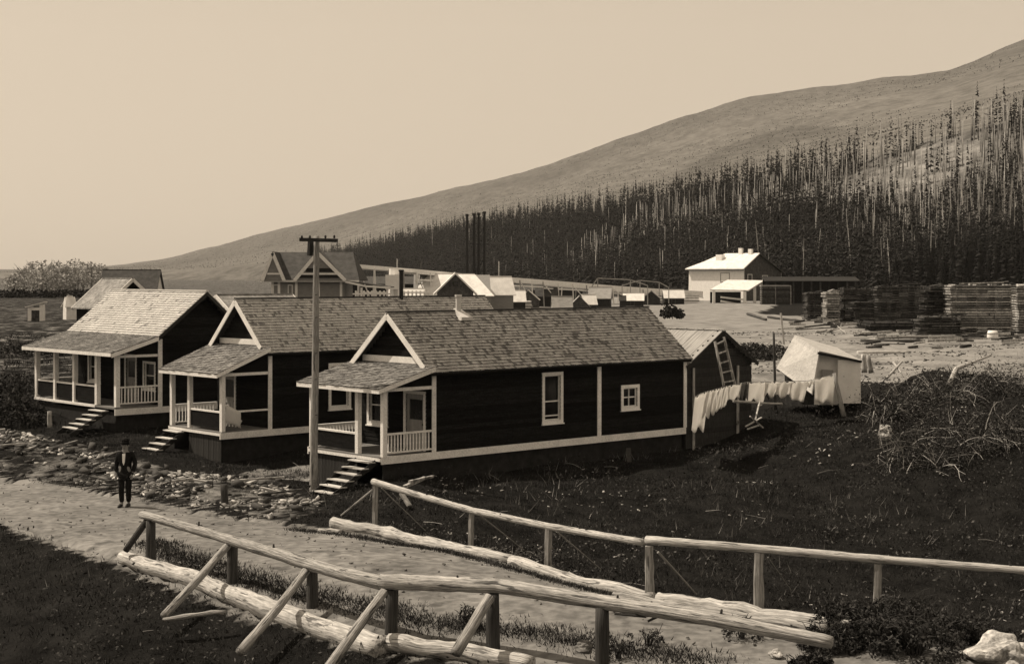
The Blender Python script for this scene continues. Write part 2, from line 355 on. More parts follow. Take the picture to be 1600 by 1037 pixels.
at = ground.data.attributes.new('bare', 'FLOAT', 'POINT'); at.data.foreach_set('value', bare.ravel().astype(np.float32))

# road ribbon
def resample(poly, n):
    P = np.array(poly, float); s = np.concatenate([[0], np.cumsum(np.hypot(*np.diff(P, axis=0).T))]); t = np.linspace(0, s[-1], n)
    return np.stack([np.interp(t, s, P[:, 0]), np.interp(t, s, P[:, 1])], 1)
rn, rc = 340, 34
A_, B_ = resample(ROAD_FAR, rn), resample(ROAD_NEAR, rn)
T = np.linspace(-0.03, 1.03, rc)
RX = A_[:, None, 0] * (1 - T) + B_[:, None, 0] * T; RY = A_[:, None, 1] * (1 - T) + B_[:, None, 1] * T
RZs = hgt(RX, RY) + 0.0
edge = np.minimum(T, 1 - T)[None, :] + fbm(RX, RY, 1.4, 3, 9.0) * 0.05
RZs = RZs - 0.16 * (1 - sstep(-0.02, 0.05, edge)) - 0.03 * np.exp(-((T[None, :] - .33) / .05) ** 2) - 0.03 * np.exp(-((T[None, :] - .62) / .05) ** 2)
bulk('road', np.stack([RX.ravel(), RY.ravel(), RZs.ravel()], 1), grid_faces(rn, rc), 'dirt', 'structure', smooth=True)

# ------------------------------------------------------------------ mountain and forest hill (one sheet of terrain)
SKY_PX = [-900, -300, 0, 160, 250, 400, 560, 720, 850, 940, 1050, 1180, 1240, 1300, 1385, 1430, 1500, 1583, 1700, 2000, 2600]
SKY_PY = [424, 424, 422, 417, 407, 367, 329, 291, 262, 225, 189, 150, 143, 135, 120, 120, 103, 68, 30, -60, -100]
FOR_PX = [-900, 0, 300, 530, 700, 830, 900, 1000, 1100, 1200, 1300, 1400, 1500, 1583, 1800, 2600]
FOR_PY = [428, 426, 422, 404, 370, 352, 342, 328, 312, 291, 266, 235, 208, 190, 145, 80]
BAS_PX = [-900, -100, 200, 600, 900, 1200, 1700, 2600]
BAS_Y = [3200, 2400, 1700, 900, 620, 450, 390, 330]
mp_ = np.linspace(-900, 2600, 420)
base = np.interp(mp_, BAS_PX, BAS_Y); skz = np.interp(mp_, SKY_PX, SKY_PY); fpy = np.interp(mp_, FOR_PX, FOR_PY)
for _ in range(3):
    k_ = np.ones(5) / 5; skz = np.convolve(np.pad(skz, 2, 'edge'), k_, 'valid'); fpy = np.convolve(np.pad(fpy, 2, 'edge'), k_, 'valid')
yf = base * 1.32 + 30
yr = np.interp(mp_, [-900, 160, 800, 1583, 2600], [6500, 5200, 3600, 2500, 2000])
zf_ = CH + (HY - fpy) / F * yf; zr_ = CH + (HY - skz) / F * yr
ts = np.concatenate([np.linspace(0, 1, 40), np.linspace(1, 2, 70)[1:], np.linspace(2, 2.5, 8)[1:]])
MY = np.zeros((len(ts), len(mp_))); MZ = MY.copy()
for i, t in enumerate(ts):
    if t <= 1: MY[i] = base + (yf - base) * t; MZ[i] = 1.0 + (zf_ - 1.0) * t ** 1.15
    elif t <= 2:
        q = t - 1; MY[i] = yf + (yr - yf) * q
        elev = (zf_ - CH) / yf * (1 - q) + (zr_ - CH) / yr * q
        MZ[i] = CH + elev * MY[i] + np.sin(q * math.pi) * 0
    else: q = (t - 2) * 2; MY[i] = yr * (1 + .3 * q); MZ[i] = zr_ * (1 - q * .7)
MX = (mp_[None, :] - CX) / F * MY
mid = sstep(1.02, 1.25, ts)[:, None] * (1 - sstep(1.85, 2.0, ts))[:, None]
MZ += mid * fbm(MX * .6, MY * .45, 420, 5, 2.0) * MY * .010 * sstep(200, 700, mp_)[None, :]
MZ += (sstep(0.05, .3, ts) * (1 - sstep(.8, 1, ts)))[:, None] * fbm(MX, MY, 60, 3, 8.0) * 5
MZ += (sstep(1.9, 2.0, ts))[:, None] * fbm(MX, MY, 120, 4, 3.0) * 6
def mountain_material():
    m = bpy.data.materials.new('mountain_slope'); m.use_nodes = True; n = m.node_tree.nodes; l = m.node_tree.links
    p = n['Principled BSDF']; p.inputs['Roughness'].default_value = 1; p.inputs['Specular IOR Level'].default_value = 0
    tc = n.new('ShaderNodeTexCoord'); at = n.new('ShaderNodeAttribute'); at.attribute_name = 'scrub'
    def nz(s, d=8, st=(1, 1, 1), ro=.65):
        mp = n.new('ShaderNodeMapping'); mp.inputs['Scale'].default_value = st; l.new(tc.outputs['Object'], mp.inputs[0])
        x = n.new('ShaderNodeTexNoise'); x.inputs['Scale'].default_value = s; x.inputs['Detail'].default_value = d; x.inputs['Roughness'].default_value = ro; l.new(mp.outputs[0], x.inputs['Vector']); return x.outputs[0]
    def ramp(src, p0, c0, p1, c1):
        r = n.new('ShaderNodeValToRGB'); e = r.color_ramp.elements; e[0].position = p0; e[1].position = p1
        e[0].color = (c0, c0 * .985, c0 * .955, 1); e[1].color = (c1, c1 * .985, c1 * .955, 1); l.new(src, r.inputs[0]); return r.outputs[0]
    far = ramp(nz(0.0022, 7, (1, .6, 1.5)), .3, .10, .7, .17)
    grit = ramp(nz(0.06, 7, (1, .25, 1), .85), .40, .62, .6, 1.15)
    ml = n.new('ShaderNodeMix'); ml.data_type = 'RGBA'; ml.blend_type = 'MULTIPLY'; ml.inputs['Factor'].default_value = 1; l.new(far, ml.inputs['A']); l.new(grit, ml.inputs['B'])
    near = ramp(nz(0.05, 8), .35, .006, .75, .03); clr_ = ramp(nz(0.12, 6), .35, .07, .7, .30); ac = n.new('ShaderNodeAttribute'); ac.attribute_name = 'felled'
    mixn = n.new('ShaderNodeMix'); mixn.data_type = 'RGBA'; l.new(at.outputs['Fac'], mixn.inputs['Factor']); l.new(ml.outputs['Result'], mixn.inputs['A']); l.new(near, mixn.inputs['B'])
    mi2 = n.new('ShaderNodeMix'); mi2.data_type = 'RGBA'; l.new(ac.outputs['Fac'], mi2.inputs['Factor']); l.new(mixn.outputs['Result'], mi2.inputs['A']); l.new(clr_, mi2.inputs['B'])
    l.new(mi2.outputs['Result'], p.inputs['Base Color'])
    return m
mtn = bulk('mountain', np.stack([MX.ravel(), MY.ravel(), MZ.ravel()], 1), grid_faces(len(ts), len(mp_)), mountain_material(), 'structure', smooth=True)
def clearing(px, t):    # felled, sun-bleached strips of the hillside, by position along and up it
    c = np.interp(px, [870, 900, 1000, 1100, 1244, 1340, 1430, 1600], [.05, .2, .58, .68, .78, .80, .82, .84]); w = np.interp(px, [880, 1000, 1244, 1340, 1500, 1600], [.05, .09, .11, .20, .22, .18])
    a = np.exp(-((t - c) / w) ** 2) * sstep(870, 920, px) * (1 - .5 * sstep(1480, 1600, px))
    return np.clip(a * (1.0 + .9 * fbm(px, t * 260, 60, 3, 31.0)), 0, 1)
PXg = np.broadcast_to(mp_[None, :], MY.shape); Tg = np.broadcast_to(ts[:, None], MY.shape)
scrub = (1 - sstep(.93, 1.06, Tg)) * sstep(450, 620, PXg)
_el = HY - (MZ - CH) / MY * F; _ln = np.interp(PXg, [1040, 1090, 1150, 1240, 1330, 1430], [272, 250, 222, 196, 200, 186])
scrub = np.maximum(scrub, .30 * sstep(-2, 3, _el - _ln) * (1 - sstep(6, 40, _el - _ln)) * sstep(1040, 1090, PXg) * (1 - sstep(1280, 1430, PXg)) * (Tg > 1.05))  # dark band paints the shade of a second ridge onto the smooth slope
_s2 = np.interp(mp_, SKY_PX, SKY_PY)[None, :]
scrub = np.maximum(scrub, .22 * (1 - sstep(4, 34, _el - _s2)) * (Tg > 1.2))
at = mtn.data.attributes.new('felled', 'FLOAT', 'POINT'); at.data.foreach_set('value', np.where(Tg < 1.02, clearing(PXg, Tg), 0).ravel().astype(np.float32))
at = mtn.data.attributes.new('scrub', 'FLOAT', 'POINT'); at.data.foreach_set('value', scrub.ravel().astype(np.float32))
def hill_at(px, t):
    ti = np.interp(t, ts, np.arange(len(ts))); pi = np.interp(px, mp_, np.arange(len(mp_)))
    i0 = np.clip(ti.astype(int), 0, len(ts) - 2); j0 = np.clip(pi.astype(int), 0, len(mp_) - 2); a = ti - i0; b = pi - j0
    g = lambda M: (M[i0, j0] * (1 - a) * (1 - b) + M[i0 + 1, j0] * a * (1 - b) + M[i0, j0 + 1] * (1 - a) * b + M[i0 + 1, j0 + 1] * a * b)
    return np.stack([g(MX), g(MY), g(MZ)], 1)

# tree meshes: trunk (tapered, with stubs) and crown (many drooping needle sprays)
def conifer_meshes(h, r, tiers, per, seed, bald=0.15):
    rs = random.Random(seed)
    t = MB(); t.tube([(0, 0, -1), (rs.uniform(-.1, .1), rs.uniform(-.1, .1), h * .5), (0, 0, h)], [h * .011 + .06, h * .008 + .03, .02], 5)
    c = MB()
    for i in range(tiers):
        f = i / (tiers - 1); z = h * (bald + (1 - bald) * f ** .95); rr = r * (1 - f) ** .8 * rs.uniform(.65, 1.15) + .08
        for k in range(per):
            if rs.random() < .10: continue
            zo = rs.uniform(-.5, .5) * h / tiers * 1.6; zz = z; z = zz + zo
            a = 2 * math.pi * (k + rs.random() * .8) / per; L = rr * rs.uniform(.6, 1.2); w = .42 * rr + .14; dz = -L * rs.uniform(.25, .6)
            ca, sa = math.cos(a), math.sin(a)
            c.add([(0, 0, z + .25), (ca * L * .6 - sa * w, sa * L * .6 + ca * w, z + dz * .5), (ca * L, sa * L, z + dz), (ca * L * .6 + sa * w, sa * L * .6 - ca * w, z + dz * .55 - .1)], [(0, 1, 2), (0, 2, 3)]); z = zz
    c.add([(-.1, 0, h * .96), (.1, 0, h * .96), (0, .1, h * .96), (0, 0, h * 1.03)], [(0, 1, 3), (1, 2, 3), (2, 0, 3)])
    return t, c
def snag_mesh(h, seed):
    rs = random.Random(seed); t = MB(); lx, ly = rs.uniform(-.04, .04) * h, rs.uniform(-.04, .04) * h
    t.tube([(0, 0, -1), (lx * .3, ly * .3, h * .4), (lx, ly, h)], [h * .009 + .08, h * .007 + .06, .04], 5)
    for k in range(int(6 + h * .5)):
        z = h * rs.uniform(.3, .97); a = rs.uniform(0, 6.28); L = rs.uniform(.4, 1.3); f = z / h
        p = Vector((lx * f, ly * f, z)); q = p + Vector((math.cos(a) * L, math.sin(a) * L, rs.uniform(-.4, .2)))
        t.tube([p, q], [.05, .015], 3, False)
    return t

# --- individual trees on the hill (the nearest ones), then the rest as one forest mass
protos = []
for k in range(5):
    h = [13, 16, 11, 15, 18][k]; r = [1.5, 1.5, 1.4, 1.9, 1.6][k]
    t, c = conifer_meshes(h, r * 1.1, 30, 8, 40 + k, [.12, .25, .1, .2, .35][k])
    tm = t.mesh('trunk'); tm.materials.append(MT['bark']); cm = c.mesh('crown'); cm.materials.append(MT['conifer'])
    protos.append(('conifer', tm, cm))
snags = []
for k in range(5):
    sm = snag_mesh([15, 12, 17, 10, 14][k], 70 + k).mesh('snag'); sm.materials.append(MT['snag']); snags.append(sm)

N = 27000
fpx = RG.uniform(480, 1800, N); ft = RG.uniform(0.0, 1.0, N) ** 1.0
fw = np.interp(fpx, BAS_PX, BAS_Y); keep = RG.uniform(0, 1, N) < (fw / 1000) ** 1.1 * 1.3 + .12
clr = clearing(fpx, ft); keep &= RG.uniform(0, 1, N) > clr * .82
topfade = sstep(.9, 1.0, ft); keep &= RG.uniform(0, 1, N) > topfade * .3
fpx, ft, clr = fpx[keep], ft[keep], clr[keep]
pts = hill_at(fpx, ft); order = np.argsort(pts[:, 1]); pts, fpx, ft, clr = pts[order], fpx[order], ft[order], clr[order]
psnag = np.clip(.03 + 1.1 * clr + .45 * sstep(1250, 1480, fpx) * sstep(.12, .4, ft) * (1 - sstep(.85, .95, ft)), 0, .92) * sstep(600, 900, fpx)
issnag = RG.uniform(0, 1, len(pts)) < psnag
infr = (fpx > -30) & (fpx < 1640)
near_i = []
nc = ns_ = 0
for i in range(len(pts)):
    if not infr[i]: continue
    if issnag[i] and ns_ < 290: near_i.append(i); ns_ += 1
    elif not issnag[i] and nc < 290: near_i.append(i); nc += 1
near_set = set(near_i)
for i in near_i:
    p = pts[i]; s = random.uniform(.5, 1.05)
    if issnag[i]:
        o = link('dead_tree', random.choice(snags), loc=p); o.rotation_euler = (random.gauss(0, .05), random.gauss(0, .05), random.uniform(0, 6.28)); w_ = random.uniform(.7, 1.35); o.scale = (w_, w_, s * 1.15)
        tag(o, 'bleached bare standing trunk among the dark conifers low on the wooded hillside', 'dead tree', 'bare dead trunks standing in the hillside forest')
    else:
        _, tm, cm = random.choice(protos)
        r = thing('conifer_tree', 'slim dark conifer low on the wooded hillside behind the lumber yard', 'tree', p, random.uniform(0, 6.28), 'dark conifers of the hillside forest'); r.scale = (s, s, s)
        link('trunk', tm, r); link('crown', cm, r)
# forest mass
def mass(idx, maker, name, matn, smin, smax):
    Vs, Fs = [], []; b = 0
    lib = []
    for k in range(4):
        m_ = maker(k); v = np.array(m_.v); tr = []
        for f in m_.f:
            for q in range(1, len(f) - 1): tr.append((f[0], f[q], f[q + 1]))
        lib.append((v, np.array(tr)))
    for i in idx:
        v, f = lib[RG.integers(0, 4)]; a = RG.uniform(0, 6.28); s = RG.uniform(smin, smax)
        R = np.array([[math.cos(a), -math.sin(a), 0], [math.sin(a), math.cos(a), 0], [0, 0, 1]])
        Vs.append((v * s) @ R.T + pts[i]); Fs.append(f + b); b += len(v)
    if Vs: 
        o = bulk(name, np.concatenate(Vs), np.concatenate(Fs), matn, 'stuff'); return o
rest = [i for i in range(len(pts)) if i not in near_set]
def small_conifer(k):
    t, c = conifer_meshes([10, 12, 9, 13.5][k], [1.35, 1.3, 1.3, 1.5][k], 10, 5, 90 + k, .10); return c
def small_snag(k):
    t = MB(); h = [11, 13, 9, 12][k]; t.tube([(0, 0, -1), (h * .02 * (k - 1.5), 0, h)], [.20, .06], 4); return t
o = mass([i for i in rest if not issnag[i]], small_conifer, 'forest', 'conifer', .5, 1.3)
tag(o, 'distant mass of dark conifers covering the lower mountainside', 'forest', kind='stuff')
o = mass([i for i in rest if issnag[i]], small_snag, 'burnt_forest', 'snag', .45, 1.25)
tag(o, 'distant mass of pale bare trunks on the burnt hillside', 'burnt forest', kind='stuff')

# ------------------------------------------------------------------ houses
def shingles(p0, e, s, m, parent, expo=.14, wid=(.07, .17), name='shingles', thick=.022):
    """cover the parallelogram p0 (eave corner), e (along the eave), s (up the slope) with courses of shingles"""
    p0, e, s = Vector(p0), Vector(e), Vector(s); Le, Ls = e.length, s.length; ed, sdv = e.normalized(), s.normalized(); nrm = ed.cross(sdv).normalized()
    if nrm.z < 0: nrm = -nrm
    rows = int(Ls / expo) + 1; P = []
    ed_, sd_, n_, p_ = map(np.array, (ed, sdv, nrm, p0))
    for i in range(rows):
        x = -RG.uniform(0, .1); y0 = i * expo
        while x < Le:
            w = RG.uniform(*wid); j = RG.uniform(-.008, .012)
            x0, x1 = max(x, 0) + .003, min(x + w, Le) - .003; x += w
            if x1 - x0 < .02: continue
            ya, yb = y0 - j - .01, min(y0 + expo * 1.15, Ls)
            h0 = thick * RG.uniform(1.2, 1.9); h1 = .004
            for (a, b, h) in ((x0, ya, 0), (x1, ya, 0), (x1, yb, 0), (x0, yb, 0), (x0, ya, h0), (x1, ya, h0), (x1, yb, h1), (x0, yb, h1)):
                P.append(p_ + ed_ * a + sd_ * b + n_ * (h + .002))
    P = np.array(P); k = len(P) // 8; b = (np.arange(k) * 8)[:, None, None]
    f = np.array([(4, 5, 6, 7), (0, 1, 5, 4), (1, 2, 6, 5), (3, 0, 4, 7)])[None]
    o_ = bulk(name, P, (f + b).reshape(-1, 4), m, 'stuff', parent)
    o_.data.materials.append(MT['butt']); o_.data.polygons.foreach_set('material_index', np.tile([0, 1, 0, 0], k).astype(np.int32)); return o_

def siding(name, plane, a0, a1, z0, z1, pos, out, holes, parent, topfn=None, m='black', bh=.135, th=.022, inner=True):
    """wall of lapped boards. plane 'x': wall lies in x=pos and a runs along y; 'y': in y=pos, a along x. out: +-1 outward direction. topfn(a)->z for sloping tops"""
    mb = MB()
    def bx(A0, A1, Z0, Z1, t0, t1, tb=None):
        if A1 - A0 < .005 or Z1 - Z0 < .005: return
        q0, q1 = pos + out * t0, pos + out * t1; qb = pos + out * (tb if tb is not None else t1)
        if plane == 'x': c = [(q0, A0, Z0), (qb, A0, Z0), (qb, A1, Z0), (q0, A1, Z0), (q0, A0, Z1), (q1, A0, Z1), (q1, A1, Z1), (q0, A1, Z1)]
        else: c = [(A0, q0, Z0), (A0, qb, Z0), (A1, qb, Z0), (A1, q0, Z0), (A0, q0, Z1), (A0, q1, Z1), (A1, q1, Z1), (A1, q0, Z1)]
        mb.hexa(c)
    z = z0
    while z < z1 - 1e-4:
        zt = min(z + bh, z1); A0, A1 = a0, a1
        if topfn:
            lo, hi = topfn((z + zt) / 2)
            A0, A1 = max(a0, lo), min(a1, hi)
        segs = [(A0, A1)]
        for (h0, h1, hz0, hz1) in holes:
            if zt > hz0 + .001 and z < hz1 - .001:
                ns = []
                for s0, s1 in segs:
                    if h1 <= s0 or h0 >= s1: ns.append((s0, s1)); continue
                    if zt > hz1 + .001 or z < hz0 - .001:
                        cz0, cz1 = (hz1, zt) if zt > hz1 else (z, hz0)
                        bx(max(s0, h0), min(s1, h1), cz0, cz1, -.10, 0.004, th)
                    if s0 < h0: ns.append((s0, h0))
                    if s1 > h1: ns.append((h1, s1))
                segs = ns
        for s0, s1 in segs: bx(s0, s1, z, zt, -.10, 0.004, th)
        z += bh
    return mb.build(name, m, parent, 'stuff')

def window(parent, plane, pos, out, a0, a1, z0, z1, bars=((), (.5,)), fw=.11, sash=True, m='white', pane='glass', curtain=False):
    """window: frame with casing, sash bars and panes set back in the wall"""
    def B(mb, A0, A1, Z0, Z1, t0, t1):
        q0, q1 = pos + out * t0, pos + out * t1
        if plane == 'x': mb.box(q0, q1, A0, A1, Z0, Z1)
        else: mb.box(A0, A1, q0, q1, Z0, Z1)
    f = MB(); B(f, a0 - fw, a0, z0 - fw, z1 + fw, -.05, .045); B(f, a1, a1 + fw, z0 - fw, z1 + fw, -.05, .045); B(f, a0, a1, z1, z1 + fw, -.05, .045); B(f, a0, a1, z0 - fw, z0, -.05, .045)
    w = f.build('window', m, parent)
    s = MB(); B(s, a0 - fw - .03, a1 + fw + .03, z0 - fw - .04, z0 - fw, -.02, .08); s.build('sill', m, w)
    g = MB(); B(g, a0, a1, z0, z1, -.09, -.075); g.build('pane', pane, w)
    if curtain:
        c = MB(); B(c, a0, a0 + (a1 - a0) * .35, z0, z1, -.072, -.066); c.build('curtain', 'curtain', w)
    b = MB(); q = .035
    B(b, a0, a0 + q, z0, z1, -.07, -.02); B(b, a1 - q, a1, z0, z1, -.07, -.02); B(b, a0 + q, a1 - q, z0, z0 + q, -.07, -.02); B(b, a0 + q, a1 - q, z1 - q, z1, -.07, -.02)
    for t in bars[1]: z = z0 + (z1 - z0) * t; B(b, a0 + q, a1 - q, z - .02, z + .02, -.072, -.03)
    for t in bars[0]: a = a0 + (a1 - a0) * t; B(b, a - .012, a + .012, z0 + q, z1 - q, -.074, -.035)
    b.build('sash', m, w)
    return w

def door(parent, plane, pos, out, a0, a1, z0, z1, m='white'):
    def B(mb, A0, A1, Z0, Z1, t0, t1):
        q0, q1 = pos + out * t0, pos + out * t1
        if plane == 'x': mb.box(q0, q1, A0, A1, Z0, Z1)
        else: mb.box(A0, A1, q0, q1, Z0, Z1)
    d = MB(); B(d, a0, a1, z0, z1, -.08, -.05)
    w = (a1 - a0); hh = z1 - z0
    for (x0, x1, y0, y1) in ((0, .14, 0, 1), (.86, 1, 0, 1), (.14, .86, 0, .12), (.14, .86, .42, .52), (.14, .86, .92, 1), (.46, .54, .12, .42)):
        B(d, a0 + w * x0, a0 + w * x1, z0 + hh * y0, z0 + hh * y1, -.05, -.03)
    o = d.build('door', 'greyroof', parent)
    c = MB(); B(c, a0 - .1, a0, z0, z1 + .1, -.05, .04); B(c, a1, a1 + .1, z0, z1 + .1, -.05, .04); B(c, a0, a1, z1, z1 + .1, -.05, .04); c.build('door_frame', m, o)
    p = MB(); B(p, a0 + w * .16, a0 + w * .84, z0 + hh * .54, z0 + hh * .9, -.049, -.046); p.build('pane', 'glass', o)
    k = MB(); B(k, a0 + w * .06, a0 + w * .1, z0 + hh * .45, z0 + hh * .48, -.03, .02); k.build('handle', 'iron', o)
    return o

def stairs(parent, x_top, y0, y1, ztop, zbot, n, run=.27):
    st = MB().box(-.13, .14, y0 + .02, y1 - .02, -.016, .016).mesh('step'); st.materials.append(MT['tread'])
    rise = (ztop - zbot) / n
    for i in range(1, n):
        o = link('step', st, parent, loc=(x_top - run * i + .1, random.uniform(-.02, .02), ztop - rise * i)); o.rotation_euler = (random.uniform(-.015, .015), 0, random.uniform(-.01, .01))
    for y in (y0 + .06, y1 - .06):
        s = MB(); s.beam((x_top, y, ztop - rise * 1.0), (x_top - run * n, y, zbot - rise * .4), .04, .16); s.build('stringer', 'darkwood', parent)

def rail(parent, p, q, zt, zb, m='white', bal=None, cap=(.09, .06), bm='white', bottom=True):
    """porch rail from p to q (x,y) with top height zt and bottom zb; bal: spacing of balusters or 'panel'"""
    r = MB(); r.beam((p[0], p[1], zt), (q[0], q[1], zt), *cap); r.build('porch_rail', m, parent)
    if bal == 'panel':
        b = MB(); b.beam((p[0], p[1], (zt + zb) / 2), (q[0], q[1], (zt + zb) / 2), .03, zt - zb - .07); b.build('rail_panel', 'black', parent)
    elif bal:
        L = math.hypot(q[0] - p[0], q[1] - p[1]); n = int(L / bal)
        bmsh = MB().box(-.018, .018, -.018, .018, zb, zt - .03).mesh('baluster'); bmsh.materials.append(MT[bm])
        for i in range(1, n):
            link('baluster', bmsh, parent, loc=(p[0] + (q[0] - p[0]) * i / n, p[1] + (q[1] - p[1]) * i / n, 0))
        r = MB(); r.beam((p[0], p[1], zb), (q[0], q[1], zb), .06, .05); r.build('bottom_rail', m, parent)

def column(parent, x, y, z0, z1, w=.15, m='white'):
    c = MB(); c.box(x - w / 2, x + w / 2, y - w / 2, y + w / 2, z0, z1); c.build('porch_column', m, parent)

def skirt_boards(parent, x, y0, y1, z0, z1):
    n = max(1, int((y1 - y0) / .16)); w = (y1 - y0) / n
    me = MB().box(-.015, .015, .004, w - .004, z0, z1).mesh('foundation_board'); me.materials.append(MT['found'])
    for i in range(n): link('foundation_board', me, parent, loc=(x + random.uniform(-.004, .004), y0 + w * i, 0))

def gable_house(label, O, zf, W, L, ze, zr, cols, steps_between, zg, win, extra, shm='shingle', base_z=.93, posts=(9.35,), door_w=(.44, 1.36), pc=3.2):
    h = thing('wooden_cottage', label, 'house', (O[0], O[1], 0), RZ, 'dark cottages with white trim along the road')
    P = 2.0; c = W / 2; ov = .24; rk = .32                      # porch depth, ridge line, eave and rake overhangs
    sl = (zr - ze) / (c + ov)
    wt = ze + sl * ov - .05                                      # wall top at the side
    # walls
    siding('side_wall', 'y', P, L, base_z + .22, wt, 0, -1, [w[:4] for w in win if w[4] == 's'], h)
    siding('far_wall', 'y', P, L, base_z + .22, wt, W, 1, [], h)
    siding('front_wall', 'x', .1, W - .1, zf, wt, P, -1, [(door_w[0], door_w[1], zf, zf + 1.78)] + [w[:4] for w in win if w[4] == 'f'], h)
    siding('back_wall', 'x', .1, W - .1, base_z, wt, L, 1, [], h)
    tf = lambda z: (c - (zr - .1 - z) / sl, c + (zr - .1 - z) / sl)
    siding('gable', 'x', .0, W, wt, zr - .12, P - .02, -1, [], h, tf)
    siding('gable', 'x', .0, W, wt, zr - .12, L, 1, [], h, tf)
    # foundation
    f = MB(); f.box(P, L - .1, .06, .12, zg - 1.2, base_z); f.box(P, L - .1, W - .12, W - .06, zg - 1.2, base_z); f.box(L - .16, L - .1, .12, W - .12, zg - 1.2, base_z); f.build('foundation', 'darkwood', h)
    for ya in (.06, W - .12): f = MB(); f.box(.1, P, ya, ya + .06, zg - 1.2, base_z); f.build('foundation', 'darkwood', h)
    # trim
    t = MB(); t.box(-.05, L + .02, -.055, -.005, base_z, base_z + .23); t.build('base_board', 'white', h)
    t = MB(); t.box(-.05, L + .02, W + .005, W + .055, base_z, base_z + .23); t.build('base_board', 'white', h)
    t = MB(); t.box(-.055, -.005, .0, W, zf - .14, zf - .03); t.build('base_board', 'white', h)
    for x in (P + .01, L - .02): t = MB(); t.box(x - .08, x + .08, -.058, -.026, base_z + .23, wt); t.build('corner_board', 'white', h)
    for x in posts: t = MB(); t.box(x - .09, x + .09, -.058, -.026, base_z + .23, wt); t.build('trim_board', 'white', h)
    # porch
    f = MB(); n = 14
    for i in range(n): f.box(-.06, P - .03, W * i / n + .004, W * (i + 1) / n - .004, zf - .03, zf + random.uniform(0, .004))
    f.build('porch_floor', 'floor', h, 'stuff')
    for y in cols: column(h, .07, y, zf, pc - .02)
    b = MB(); b.box(.0, .14, -.08, W + .08, pc - .02, pc + .08); b.build('porch_beam', 'white', h)
    for y, yy in ((-.07, .03), (W - .03, W + .07)): b = MB(); b.box(.14, P - .09, y, yy, pc - .06, pc + .04); b.build('porch_beam', 'white', h)
    pzt = wt + .06; fx = -.3
    ps = (pzt - pc - .02) / (P - .05 + .3)
    for y in (.0, W - .05):
        g = MB(); g.prism([(.05, y, pc + .08), (P - .03, y, pc + .04), (P - .03, y, pzt - .09)], (0, .05, 0)); g.build('porch_gable', 'black', h)
    # porch roof
    y0, y1 = -.28, W + .22
    d = MB(); d.hexa([(fx, y0, pc + .02), (P - .05, y0, pzt), (P - .05, y1, pzt), (fx, y1, pc + .02), (fx, y0, pc + .06), (P - .05, y0, pzt + .04), (P - .05, y1, pzt + .04), (fx, y1, pc + .06)])
    pr = d.build('porch_roof', 'deck', h)
    shingles((fx - .04, y1 + .03, pc + .05), (0, y0 - y1 - .06, 0), (P - .05 - fx + .04, 0, pzt - pc - .01), 'shingle_dark', pr, wid=(.12, .26), expo=.14)
    t = MB(); t.box(fx - .04, fx - .005, y0 - .02, y1 + .02, pc - .09, pc + .05); t.build('fascia', 'white', h)
    for y in (y0 - .03, y1 + .005):
        t = MB(); t.hexa([(fx - .04, y, pc - .09), (P - .12, y, pzt - .13), (P - .12, y + .03, pzt - .13), (fx - .04, y + .03, pc - .09), (fx - .04, y, pc + .04), (P - .12, y, pzt + .02), (P - .12, y + .03, pzt + .02), (fx - .04, y + .03, pc + .04)]); t.build('barge_board', 'white', h)
    # main roof
    x0, x1 = P - rk, L + .1
    for sgn in (-1, 1):
        ye = c + sgn * (c + ov)
        d = MB(); d.hexa([(x0, ye, ze), (x1, ye, ze), (x1, c, zr), (x0, c, zr), (x0, ye, ze + .05), (x1, ye, ze + .05), (x1, c, zr + .05), (x0, c, zr + .05)])
        rf = d.build('roof', 'deck', h)
        a = Vector((x0 - .02, ye + sgn * .04, ze + .04)); up = Vector((0, c - ye - sgn * .04, zr - ze + .01))
        if sgn < 0: shingles(a, (x1 - x0 + .04, 0, 0), up, shm, rf)
        else: shingles(a + Vector((x1 - x0 + .04, 0, 0)), (-(x1 - x0) - .04, 0, 0), up, shm, rf, expo=.2, wid=(.2, .4))
        t = MB(); t.beam((x0 - .035, c + sgn * .0, zr - .05), (x0 - .035, c + sgn * (c - .02), zr - .05 - sl * (c - .02)), .035, .17, (0, -sgn * sl, 1)); t.build('barge_board', 'white', h)
        t = MB(); t.beam((x1 + .03, c, zr - .05), (x1 + .03, c + sgn * (c + ov), ze - .05), .03, .17, (0, -sgn * sl, 1)); t.build('barge_board', 'white', h)
        t = MB(); t.box(x0, x1, ye - .01, ye + .01, ze - .06, ze); t.build('fascia', 'black', h)
    t = MB(); t.beam((x0 - .03, c, zr + .085), (x1 + .03, c, zr + .085), .13, .05); t.build('ridge_cap', 'roofcap', h)
    t = MB(); t.box(P - .09, P - .045, .28, W - .28, wt + .12, wt + .32); t.build('gable_beam', 'white', h)
    for w in win:
        if w[4] == 's': window(h, 'y', 0, -1, w[0], w[1], w[2], w[3], bars=w[5] if len(w) > 5 else ((), (.5,)))
        else: window(h, 'x', P, -1, w[0], w[1], w[2], w[3])
    door(h, 'x', P, -1, door_w[0], door_w[1], zf, zf + 1.78)
    a, b = steps_between
    stairs(h, -.1, a, b, zf, zg, extra['nstep'])
    return h

